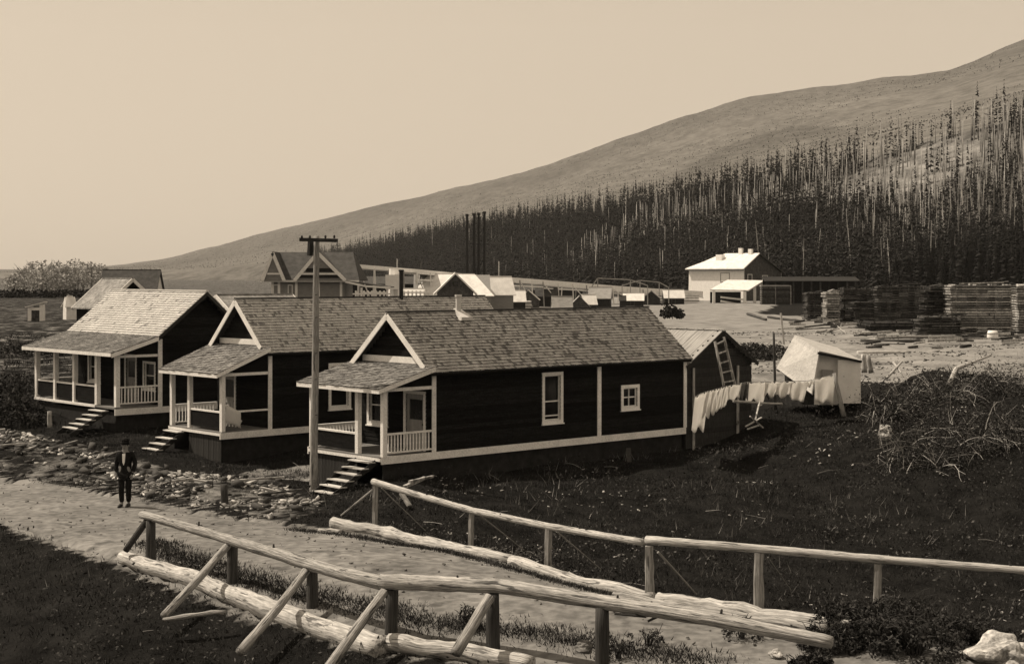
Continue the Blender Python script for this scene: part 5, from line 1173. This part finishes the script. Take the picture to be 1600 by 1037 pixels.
def washing(label, x0, x1, pyb0, pyb1, m='cloth', skew=0, cat='washing', seed=0):
    rs = random.Random(seed); nx, nz = 16, 9; b = MB(); x0 -= 1.2 + rs.random(); x1 += 1.2 + rs.random(); b.smooth = True
    for j in range(nz):
        for i in range(nx):
            u = i / (nx - 1); v = j / (nz - 1); top = lineat(x0 + (x1 - x0) * u); bot = PX(x0 + skew + (x1 - x0) * u * (1 - .1 * v), pyb0 + (pyb1 - pyb0) * u + 2.2 * math.sin(u * 7 + seed), top.y - .05)
            hh_ = (top.z - bot.z); p = top.lerp(bot, v) + Vector((0, 1, 0)) * (hh_ * v * (.55 + .2 * math.sin(seed * 1.7)) + .12 * v * math.sin(u * 11 + seed) + .05 * math.sin(v * 4 + u * 6 + seed)); p.z -= .05 * math.sin(math.pi * u * 2) ** 2 * (1 - v); p.z += .05 * math.sin(u * 9 + seed * 2) * v * 1.2 + .02 * math.sin(u * 20 + seed) * (1 - v); b.v.append(tuple(p))
    b.f = [(j * nx + i, j * nx + i + 1, (j + 1) * nx + i + 1, (j + 1) * nx + i) for j in range(nz - 1) for i in range(nx - 1)]
    o = b.build('washing', m); s = o.modifiers.new('thick', 'SOLIDIFY'); s.thickness = .012
    return tag(o, label, cat, 'washing hung on the clothes line')
washing('long narrow white sheet hanging lowest at the cottage end of the line', 1087, 1104, 677, 675, seed=1)
washing('short white cloth half behind the long narrow sheet', 1104.5, 1113, 652, 650, skew=-3, seed=2)
washing('white shirt hanging third from the cottage end of the line', 1114, 1122, 648, 645, skew=-3, seed=3)
washing('white garment hanging fourth from the cottage end of the line', 1123, 1131, 644, 641, skew=-3, seed=4)
washing('slender white towel fifth from the cottage end of the line', 1132, 1139, 640, 636, skew=-2, seed=5)
washing('white cloth just left of the dark garment on the line', 1140, 1156, 625, 624, seed=6)
washing('dark garment hanging amid the white washing', 1157, 1169, 624, 622, m='clothgrey', seed=7)
washing('large white sheet right of the dark garment', 1170, 1196, 628, 631, seed=8)
washing('white cloth around the dark clothes line pole', 1197.5, 1214, 619, 618, seed=9)
washing('crumpled white cloth right of the dark clothes line pole', 1215, 1236, 621, 618, seed=10)
washing('broad white sheet with slanting lower hem', 1237, 1260, 622, 630, seed=11)
washing('small white rag near the shed end of the line', 1262, 1271, 606, 603, seed=12)
washing('billowing white sheet beside the leaning prop', 1275, 1304, 626, 634, skew=3, seed=13)
b = MB(); b.log(PX(1146, 627, 54.5), PX(1222, 631, 56.5), .05, .04, n=8); tag(b.build('washing_pole', 'logpale'), 'pale pole lying level under the washing', 'pole')
for i, (a, c, lab) in enumerate((((1165, 666), (1190, 652), 'first'), ((1172, 650), (1192, 668), 'second'), ((1180, 656), (1187, 627), 'third'), ((1168, 670), (1186, 664), 'fourth'))):
    b = MB(); b.beam(PX(a[0], a[1], 53.5), PX(c[0], c[1], 54), .05, .04); tag(b.build('firewood_stick', 'logpale'), lab + ' pale stick of the small heap under the washing, from the cottage side', 'stick', 'pale sticks under the washing')

# ------------------------------------------------------------------ rubble, stones, boards
def rock(name, label, cat, c, r, m='rock', seed=0, sc=(1, 1, .6), sub=2):
    import bmesh
    bm = bmesh.new(); bmesh.ops.create_icosphere(bm, subdivisions=sub + 1, radius=1)
    for v in bm.verts:
        n_ = noise.noise(v.co * 1.3 + Vector((seed * 3.1, 0, 0))) * .5 + noise.noise(v.co * 3 + Vector((0, seed, 0))) * .22
        v.co = Vector((v.co.x * sc[0], v.co.y * sc[1], v.co.z * sc[2])) * r * (1 + n_)
    me = bpy.data.meshes.new(name); bm.to_mesh(me); bm.free(); me.materials.append(MT[m])
    o = link(name, me, loc=tuple(c)); o.rotation_euler = (0, 0, seed); return tag(o, label, cat)
rock('boulder', 'large pale boulder at the corner of the frame below the far railing', 'boulder', (8.2, 26.0, H(8.2, 26.0) + .06), .52, 'rock', 1, (1.5, .9, .55), 3)
rock('boulder', 'pale rounded boulder half buried in brush at the railing end', 'boulder', (6.0, 27.7, H(6, 27.7) + .1), .22, 'rock', 4, (1, .8, .8), 3)
rock('boulder', 'small pale stone left of the large corner boulder', 'stone', (7.15, 27.2, H(7.15, 27.2) + .05), .13, 'rock', 7)
rock('boulder', 'pale stone at the end of the bent near rail', 'stone', (5.3, 26.6, H(5.3, 26.6) + .05), .14, 'rock', 9)
rock('boulder', 'low pale stone at the road edge under the bent near rail', 'stone', (4.45, 26.2, H(4.45, 26.2) + .05), .12, 'rock', 12)
rock('boulder', 'rough pale lump lying alone on the dark slope right of the shed', 'stone', tuple(PX(1383, 676, 52.5)), .28, 'rock', 15, (.8, .7, .9))
rock('boulder', 'dark stone beside the foot of the last near post', 'stone', tuple(PX(912, 1010, 26.4)), .17, 'rockdark', 18)
rock('boulder', 'dark mossy boulder in the corner left of the large pale boulder', 'boulder', tuple(PX(1455, 985, 28.2)), .26, 'rockdark', 21)
def in_houses(x, y):
    r = np.zeros(np.shape(x), bool)
    for (ox, oy, L, W_) in ((-3.97, 47.4, 13.8, 3.86), (-10.19, 54.32, 13.7, 3.5), (-15.33, 60.05, 5.8, 7.1), (-3.97, 47.4, 17.8, 4.2)):
        u = (x - ox) * U.x + (y - oy) * U.y; v = (x - ox) * V_.x + (y - oy) * V_.y
        r |= (u > -.1) & (u < L) & (v > -.1) & (v < W_)
    return r
def scatter(n, box_, poly=None, road=False):
    x = RG.uniform(box_[0], box_[1], n); y = RG.uniform(box_[2], box_[3], n); k = ~in_houses(x, y)
    if not road: k &= ~inpoly(x, y, ROADPOLY)
    if poly: k &= inpoly(x, y, poly)
    return x[k], y[k]
def chips(name, x, y, smin, smax, m, flat=.5, lift=.3, label=None):
    n = len(x); base_ = np.array([(-1, -1, -1), (1, -1, -1), (1, 1, -1), (-1, 1, -1), (-1, -1, 1), (1, -1, 1), (1, 1, 1), (-1, 1, 1)], float)
    s = RG.uniform(smin, smax, (n, 1, 1)) * np.stack([RG.uniform(.5, 1.6, n), RG.uniform(.4, 1, n), RG.uniform(.15, flat, n)], 1)[:, None, :]
    v = base_[None] * s * RG.uniform(.55, 1.15, (n, 8, 1)); a = RG.uniform(0, 6.28, n); t = RG.normal(0, .35, n)
    ca, sa = np.cos(a)[:, None], np.sin(a)[:, None]; ct, st = np.cos(t)[:, None], np.sin(t)[:, None]
    vx, vy, vz = v[..., 0], v[..., 1], v[..., 2]; vx, vz = vx * ct - vz * st, vx * st + vz * ct; vx, vy = vx * ca - vy * sa, vx * sa + vy * ca
    z = hgt(x, y)[:, None] + s[:, 0, 2][:, None] * lift
    V = np.stack([vx + x[:, None], vy + y[:, None], vz + z], -1).reshape(-1, 3)
    f = np.array([(3, 2, 1, 0), (4, 5, 6, 7), (0, 1, 5, 4), (1, 2, 6, 5), (2, 3, 7, 6), (3, 0, 4, 7)])[None] + (np.arange(n) * 8)[:, None, None]
    o = bulk(name, V, f.reshape(-1, 4), m, 'stuff')
    if label: o['label'] = label; o['category'] = name.replace('_', ' ')
    return o
x, y = scatter(30000, (-34, -4.5, 41, 70), RUB)
k = fbm(x, y, 1.5, 3, 4.0) + .25 * fbm(x, y, .4, 2, 14.0) > .04; x, y = x[k], y[k]
chips('bark_rubble', x, y, .025, .105, 'chip', .6, .6, 'pale bark chips and rubble strewn on the bank before the cottages')
x, y = scatter(2600, (-34, -4.5, 41, 70), RUB); chips('dark_rubble', x, y, .05, .18, 'bark', .7, .5, 'dark clods and bark lumps on the bank before the cottages')
x, y = scatter(14000, (-15, 34, 22, 70)); k = (x < 24) & (x > -2.5) & (y > 36) & (fbm(x, y, 2.6, 3, 1.0) > .20) & (roaddist(x, y) > .5); chips('slope_litter', x[k], y[k], .014, .05, 'rock', .6, .9, 'small pale litter scattered over the dark slope')
x, y = scatter(1800, (-20, 8, 22, 52), None, True); k = inpoly(x, y, ROADPOLY); chips('road_pebbles', x[k], y[k], .012, .04, 'rockdark', .7, .6, 'small stones lying on the dirt road')
x, y = scatter(11000, (4, 46, 64, 130), YARD); k = fbm(x, y * 2.5, 5, 3, 44.0) > .05 + .1 * sstep(100, 80, y) * 0; x, y = x[k], y[k]
chips('yard_litter', x, y, .02, .09, 'plankdark', .4, .5, 'bark and offcuts littering the pale lumber yard')
for i in range(18):
    while True:
        x_ = random.uniform(-24, -5.5); y_ = random.uniform(43, 62)
        if inpoly(np.array([x_]), np.array([y_]), RUB)[0] and not in_houses(np.array([x_]), np.array([y_]))[0]: break
    a = random.uniform(0, 3.14); L = random.uniform(.5, 1.7); z = H(x_, y_) + .1; b = MB(); e = Vector((math.cos(a), math.sin(a), random.uniform(-.08, .12))) * L
    b.beam(Vector((x_, y_, z)), Vector((x_, y_, z + .05)) + e, random.uniform(.07, .16), random.uniform(.03, .07)); tag(b.build('scrap_board', random.choice(['plank', 'chip', 'plankdark'])), 'scrap board lying in the rubble of the bank before the cottages', 'board', 'scrap boards in the rubble before the cottages')
b = MB(); b.log(PX(352, 800, 45.0), PX(350, 756, 45.0), .12, .10, n=9); tag(b.build('stump', 'bark'), 'dark upright stump in the rubble between the middle cottage and the road', 'stump')
b = MB(); b.log(PX(78, 668, 58), PX(77, 642, 58), .10, .08, n=9); tag(b.build('stump', 'log'), 'grey stump under the wide porch of the farthest cottage', 'stump')
b = MB(); b.beam(PX(627, 770, 44), PX(640, 790, 43.7), .14, .06); tag(b.build('short_board', 'plank'), 'short pale board propped behind the start of the far railing', 'board')
b = MB(); b.beam(PX(632, 760, 45.2), PX(664, 746, 46), .12, .08); b.beam(PX(640, 752, 45.4), PX(676, 744, 46.2), .1, .06); tag(b.build('slab_heap', 'log'), 'small heap of weathered slabs near the cottage corner behind the railing', 'slabs')
b = MB(); b.beam(PX(982, 700, 52.5), PX(983, 722, 52.2), .16, .05, (0, 1, 0)); tag(b.build('prop_board', 'found'), 'short board standing against the cottage foundation below the small window', 'board')

# ------------------------------------------------------------------ grass, weeds, bushes
def blades(name, x, y, hmin, hmax, w, m, per=4, spread=.12, lean=.45, label=None, zoff=0.0):
    n = len(x); x = np.repeat(x, per) + RG.normal(0, spread, n * per); y = np.repeat(y, per) + RG.normal(0, spread, n * per); n *= per
    z = hgt(x, y) - .03 + zoff; h = RG.uniform(hmin, hmax, n); a = RG.uniform(0, 6.28, n); l_ = RG.normal(0, lean, (n, 2)) * h[:, None]; ww = w * RG.uniform(.5, 1.3, n)
    dx, dy = np.cos(a) * ww, np.sin(a) * ww
    V = np.stack([np.stack([x - dx, y - dy, z], -1), np.stack([x + dx, y + dy, z], -1), np.stack([x + l_[:, 0], y + l_[:, 1], z + h], -1)], 1).reshape(-1, 3)
    o = bulk(name, V, (np.arange(n) * 3)[:, None] + np.arange(3)[None], m, 'stuff')
    if label: o['label'] = label; o['category'] = name.replace('_', ' ')
    return o
def leaves(name, x, y, z, s, m, label=None, kind='stuff', parent=None):
    n = len(x); c = np.stack([x, y, z], -1)[:, None]; a = RG.normal(0, 1, (n, 3)); a /= np.linalg.norm(a, axis=1)[:, None]; b = np.cross(a, RG.normal(0, 1, (n, 3))); b /= np.linalg.norm(b, axis=1)[:, None]
    ss = (s * RG.uniform(.5, 1.4, n))[:, None]; a = a * ss; b = b * ss * .5
    V = np.stack([c[:, 0] - a, c[:, 0] - b, c[:, 0] + a, c[:, 0] + b], 1).reshape(-1, 3)
    o = bulk(name, V, (np.arange(n) * 4)[:, None] + np.arange(4)[None], m, kind, parent)
    if label: o['label'] = label; o['category'] = name.replace('_', ' ')
    return o
x, y = scatter(46000, (-20, 26, 20, 62)); k = (roaddist(x, y) > .25) & ~(inpoly(x, y, RUB) & (RG.uniform(0, 1, len(x)) < .85)); x, y = x[k], y[k]
blades('grass', x, y, .04, .17, .013, 'grass', 5, label='dark rough grass on the slopes beside the road')
x, y = scatter(14000, (-60, 60, 60, 130)); k = ~inpoly(x, y, YARD); blades('far_grass', x[k], y[k], .1, .35, .04, 'grass', 3, .3, label='dark rough grass around the backs of the cottages')
x, y = scatter(30000, (-16, 24, 21, 60)); k = (fbm(x, y, 2.2, 3, 7.0) > .0) & (roaddist(x, y) > .4) & ~inpoly(x, y, RUB); x, y = x[k], y[k]
leaves('weeds', x, y, hgt(x, y) + RG.uniform(.03, .4, len(x)), .045, 'weed', 'dark leafy weeds covering the slope below the cottages')
x, y = scatter(26000, (-17, 1, 20, 42)); k = (fbm(x, y, .8, 3, 57.0) > .02) & (roaddist(x, y) > .35) & (y < 60 + x * 3.2); x, y = x[k], y[k]
leaves('roadside_ferns', x, y, hgt(x, y) + RG.uniform(.04, .2, len(x)), .035, 'fern', 'mid toned leafy growth below the near railing')
x, y = scatter(16000, (-2, 24, 30, 56)); k = (fbm(x, y, 2.4, 3, 77.0) > .08) & (roaddist(x, y) > .5); x, y = x[k], y[k]
leaves('slope_ferns', x, y, hgt(x, y) + RG.uniform(.03, .2, len(x)), .045, 'fern', 'patches of paler leafy growth on the dark slope')
n_ = 15000; spx = RG.uniform(0, 1620, n_); sp_t = 1.02 + .95 * RG.uniform(0, 1, n_) ** .8; sp_ = hill_at(spx, sp_t); k = fbm(sp_[:, 0], sp_[:, 1] * .5, 260, 4, 61.0) > -.12; sp_ = sp_[k]
o = leaves('mountain_scrub', sp_[:, 0], sp_[:, 1], sp_[:, 2] + .8, 1.0, 'scrubdot', 'fine scrub and stunted trees freckling the open mountain slope')
x, y = scatter(60000, (-16, 26, 21, 62)); k = (fbm(x, y, 1.1, 3, 27.0) + .5 * fbm(x, y, 4.5, 2, 2.0) > .05) & (roaddist(x, y) > .3) & ~inpoly(x, y, RUB); x, y = x[k], y[k]
leaves('ground_leaves', x, y, hgt(x, y) + RG.uniform(.0, .12, len(x)), .03, 'weed', 'low leafy cover mottling the dark slopes')
x, y = scatter(3600, (-14, 22, 24, 66)); k = (fbm(x, y, 3.2, 3, 17.0) > .12) & (roaddist(x, y) > .4) & ~inpoly(x, y, RUB); blades('dry_stalks', x[k], y[k], .1, .4, .010, 'weedpale', 3, .1, .5, label='pale dry stalks in the dark slope')
# fringe of grass along the kerb logs and posts
def fringe(poly, off, n, sp_):
    P_ = resample(poly, n); return P_[:, 0] + RG.normal(off[0], sp_, n), P_[:, 1] + RG.normal(off[1], sp_, n)
x, y = fringe([(-5.6, 40.9), (-3.6, 39.8), (-1.4, 37.3), (.5, 34.6), (2.6, 31.6), (6, 29)], (-.2, -.35), 1500, .16); blades('kerb_grass', x, y, .03, .12, .014, 'weed', 9, .09, label='dark grass tufts along the road side of the far kerb logs')
x, y = fringe([(-9.4, 38.2), (-8.0, 35.8), (-5.2, 31.9), (-2.0, 28.8), (.3, 27.6), (3, 25.8)], (.35, .3), 2200, .22); blades('kerb_grass', x, y, .03, .14, .014, 'weed', 9, .12, label='dark grass tufts on the road side of the near kerb log')

def bush(label, c, r, h, n, m='weed', tw='twig', nt_=26, ls=.05, name='leafy_bush', cat='bush', leafy=True, group=None):
    root = thing(name, label, cat, tuple(c), 0, group); b = MB()
    for i in range(nt_):
        a = random.uniform(0, 6.28); rr = r * random.uniform(.3, 1); p = Vector((math.cos(a) * rr * .15, math.sin(a) * rr * .15, -.1)); pts_ = [p]
        for k in range(1, 5):
            t = k / 4; pts_.append(Vector((math.cos(a) * rr * t, math.sin(a) * rr * t, h * random.uniform(.75, 1.05) * (t ** .7))) + Vector((random.gauss(0, .06), random.gauss(0, .06), random.gauss(0, .05))) * r)
        b.tube(pts_, [.014 * (1 + r * .4), .011, .009, .007, .004], 4, False)
        for k in range(3):
            j = random.randint(1, 3); p = pts_[j]; q = p + Vector((random.gauss(0, .25), random.gauss(0, .25), random.uniform(.02, .35))) * r * .8; b.tube([p, (p + q) / 2 + Vector((0, 0, .03)), q], [.006, .005, .003], 3, False)
    b.build('stem', tw, root, 'stuff')
    if leafy:
        u = RG.normal(0, 1, (n, 3)); u /= np.linalg.norm(u, axis=1)[:, None]; q = RG.uniform(.35, 1, n) ** .5
        x_ = u[:, 0] * q * r; y_ = u[:, 1] * q * r; z_ = np.abs(u[:, 2]) * q * h
        cl_ = fbm(x_ + c[0] * 3, y_ + z_ * 1.3, .35, 2, 3.0) > -.12; leaves('foliage', x_[cl_], y_[cl_], z_[cl_], ls, m, parent=root)
    return root
BG = 'dark leafy bushes at the railing end'
for i, (px, py, Y, r, h_, lab) in enumerate(((1330, 960, 28.6, .8, .55, 'low dark leafy bush growing over the end of the kerb log'), (1395, 965, 28.3, 1.0, .75, 'tall dark leafy bush right of the kerb log end'), (1460, 950, 29.0, .9, .6, 'dark leafy bush under the last far rail'), (1370, 1010, 26.5, .8, .55, 'dark leafy bush at the frame foot below the kerb log'), (1430, 1020, 26.0, .8, .6, 'dark leafy bush left of the large corner boulder'), (1560, 945, 29.5, .9, .4, 'low dark bush at the frame edge above the corner boulder'), (1520, 960, 28.6, .9, .6, 'dark leafy bush between the last far rail and the large corner boulder'), (1490, 1000, 27.2, .7, .5, 'dark leafy bush touching the large corner boulder'), (1300, 1000, 26.6, .6, .45, 'dark leafy bush crowding the end of the bent near rail'), (1270, 1035, 25.0, .5, .4, 'small bush hiding the end of the near rail'))):
    p = PX(px, py, Y); bush(lab, (p.x, p.y, H(p.x, p.y)), r, h_, 3600, ls=.04, tw='stem', group=BG)
for px, py, Y, r, h_, lab in ((965, 1010, 26.6, .3, .3, 'small dark weed clump right of the last near post'), (725, 985, 28.6, .35, .45, 'leafy weed clump between the two middle near posts'), (1010, 1000, 27.2, .35, .3, 'dark weed clump on the road below the knotted rail'), (1160, 985, 27.4, .4, .4, 'dark weed clump under the bent near rail'), (1225, 940, 31.0, .3, .3, 'weed clump growing over the far kerb log')):
    p = PX(px, py, Y); bush(lab, (p.x, p.y, H(p.x, p.y)), r, h_, 420, ls=.035, nt_=10, tw='stem', name='weed_clump', cat='weeds', group='weed clumps by the railings')
for px, py, Y, r, h_, nt2, lab in ((1440, 700, 50, 1.5, 1.9, 60, 'big bare twiggy bush with pale stems on the bank right of the shed'), (1500, 690, 51.5, 1.6, 1.6, 60, 'wide bare twiggy bush second from the shed'), (1565, 680, 52, 1.5, 1.4, 55, 'bare twiggy bush at the frame edge of the bank'), (1400, 640, 57, 1.2, 1.3, 45, 'bare twiggy bush close to the white shed'), (1480, 630, 60, 1.6, 1.1, 50, 'low bare brush along the top of the bank'), (1560, 620, 62, 1.6, 1.1, 50, 'low bare brush under the tall pale lumber pile')):
    p = PX(px, py, Y); rt = thing('bare_bush', lab, 'bush', (p.x, p.y, H(p.x, p.y)), 0, 'bare bushes on the bank')
    for mm, cnt, r0, nm in (('twig', 62, .014, 'pale_twig'), ('stem', 150, .008, 'dark_twig')):
        tb = MB()
        for i in range(cnt):
            q = Vector((random.gauss(0, .45) * r, random.gauss(0, .4) * r, random.uniform(-.1, .5) * h_)); d = Vector((random.gauss(0, .8), random.gauss(-.15, .6), random.gauss(.25, .6))).normalized(); ps = [q]
            for k in range(5):
                d = (d + Vector((random.gauss(0, .22), random.gauss(-.04, .22), random.gauss(-.2, .2)))).normalized(); q = q + d * random.uniform(.12, .34) * r * .75; q = Vector((q.x, q.y, max(q.z, -.2))); ps.append(q)
            tb.tube(ps, [r0, r0 * .9, r0 * .75, r0 * .6, r0 * .45, r0 * .3], 3, False)
            for k in (2, 3):
                e = ps[k] + Vector((random.gauss(0, .2), random.gauss(0, .2), random.gauss(.08, .2))) * r * .7; tb.tube([ps[k], e], [r0 * .5, r0 * .25], 3, False)
        tb.build(nm, mm, rt, 'stuff')
    u_ = RG.normal(0, .5, (2600, 3)); leaves('dead_leaves', u_[:, 0] * r, u_[:, 1] * r, np.abs(u_[:, 2]) * h_ * .9, .045, 'weed', parent=rt)
# thin pale stems raking down the bank
b = MB()
for i in range(130):
    px = random.uniform(1385, 1600); py = random.uniform(590, 730); Yq = 66 - (py - 590) * .11; p = PX(px, py, Yq); a = (px - 1440) / 120 * .8 + random.gauss(0, .25); L = random.uniform(.5, 1.6)
    q = p + Vector((math.sin(a) * L, -.6 * L, -.25 * L)); m_ = (p + q) / 2 + Vector((0, 0, .16)); b.tube([p, m_, q], [.016, .013, .006], 4, False)
tag(b.build('fallen_stems', 'twig', kind='stuff'), 'tangle of thin pale stems trailing down the bank', 'brush', kind='stuff')
# scrub left of the farthest cottage
for px, py, Y, r, h_, lab in ((22, 590, 66, 1.6, 1.4, 'dark scrub bush at the frame edge beside the wide porch'), (35, 640, 62, 1.2, 1.0, 'dark scrub bush at the front corner of the wide porch'), (95, 528, 100, 1.4, 1.0, 'dark round bush in the field behind the wide cottage'), (40, 532, 102, 2.0, .8, 'low dark hedge clump in the field at the frame edge'), (1175, 560, 84, 1.4, 1.0, 'dark bush behind the ladder shed'), (1205, 545, 88, 1.6, .8, 'dark bush on the yard edge beyond the clothes line pole')):
    p = PX(px, py, Y); bush(lab, (p.x, p.y, H(p.x, p.y)), r, h_, 2200, ls=.08, nt_=20, tw='stem', name='scrub_bush', group='scrub bushes behind the cottages')

# dark bank and pale trees far to the left
xs_ = RG.uniform(-140, -88, 2600); ys_ = RG.uniform(322, 334, 2600)
leaves('hedge', xs_, ys_, 1.9 + RG.uniform(0, 1.6, 2600) * (1 + .4 * fbm(xs_, ys_, 6, 2)), .5, 'darkwood', 'long dark hedge line across the far side of the field')
def pale_tree(label, px, pt, Y, w, seed):
    rs = random.Random(seed); x_ = (px - CX) / F * Y; h = CH - (pt - HY) / F * Y - 2; r = thing('poplar_tree', label, 'tree', (x_, Y, 2.0), rs.uniform(0, 6), 'hazy pale trees beyond the field')
    t = MB(); t.tube([(0, 0, -1), (0, 0, h * .5), (0, 0, h * .9)], [.35, .22, .06], 6)
    for k in range(10): z = h * rs.uniform(.25, .8); a = rs.uniform(0, 6.28); L = w * rs.uniform(.3, .9); t.tube([(0, 0, z), (math.cos(a) * L, math.sin(a) * L, z + L * rs.uniform(.5, 1.2))], [.12, .03], 4, False)
    t.build('trunk', 'palebark', r)
    n = 950; u = RG.normal(0, 1, (n, 3)); u /= np.linalg.norm(u, axis=1)[:, None]; q = RG.uniform(.3, 1, n) ** .5
    X_ = u[:, 0] * q * w; Y_ = u[:, 1] * q * w; Z_ = h * .58 + u[:, 2] * q * h * .42; k = fbm(X_ + seed * 7, Z_ + Y_ * .5, w * .5, 2, seed) > -.1
    leaves('crown', X_[k], Y_[k], Z_[k], .30, 'palefoliage', parent=r)
for i, (px, pt, w) in enumerate(((22, 430, 3), (38, 418, 3.5), (52, 408, 3), (66, 405, 3.6), (80, 412, 3), (93, 406, 3.4), (104, 415, 3), (117, 404, 3.6), (130, 409, 3.2), (143, 407, 3), (153, 410, 3), (30, 436, 4), (72, 430, 4), (110, 428, 4))):
    pale_tree('%s hazy pale tree beyond the field counted from the frame edge' % ['first', 'second', 'third', 'fourth', 'fifth', 'sixth', 'seventh', 'eighth', 'ninth', 'tenth', 'eleventh', 'low first', 'low second', 'low third'][i], px, pt, 360 + 25 * (i % 3), w, i + 1)

# ------------------------------------------------------------------ haze
hz = MB(); hz.box(-9500, 9500, -1500, 9500, -8, 1500)
hm = bpy.data.materials.new('thin_haze'); hm.use_nodes = True; hn = hm.node_tree.nodes; hn.clear()
ho = hn.new('ShaderNodeOutputMaterial'); hv = hn.new('ShaderNodeVolumePrincipled'); hv.inputs['Color'].default_value = (.93, .92, .90, 1); hv.inputs['Density'].default_value = 0.00004; hv.inputs['Anisotropy'].default_value = 0.2
hm.node_tree.links.new(hv.outputs[0], ho.inputs['Volume'])
hme = hz.mesh('haze'); hme.materials.append(hm); link('haze', hme, None, 'stuff')
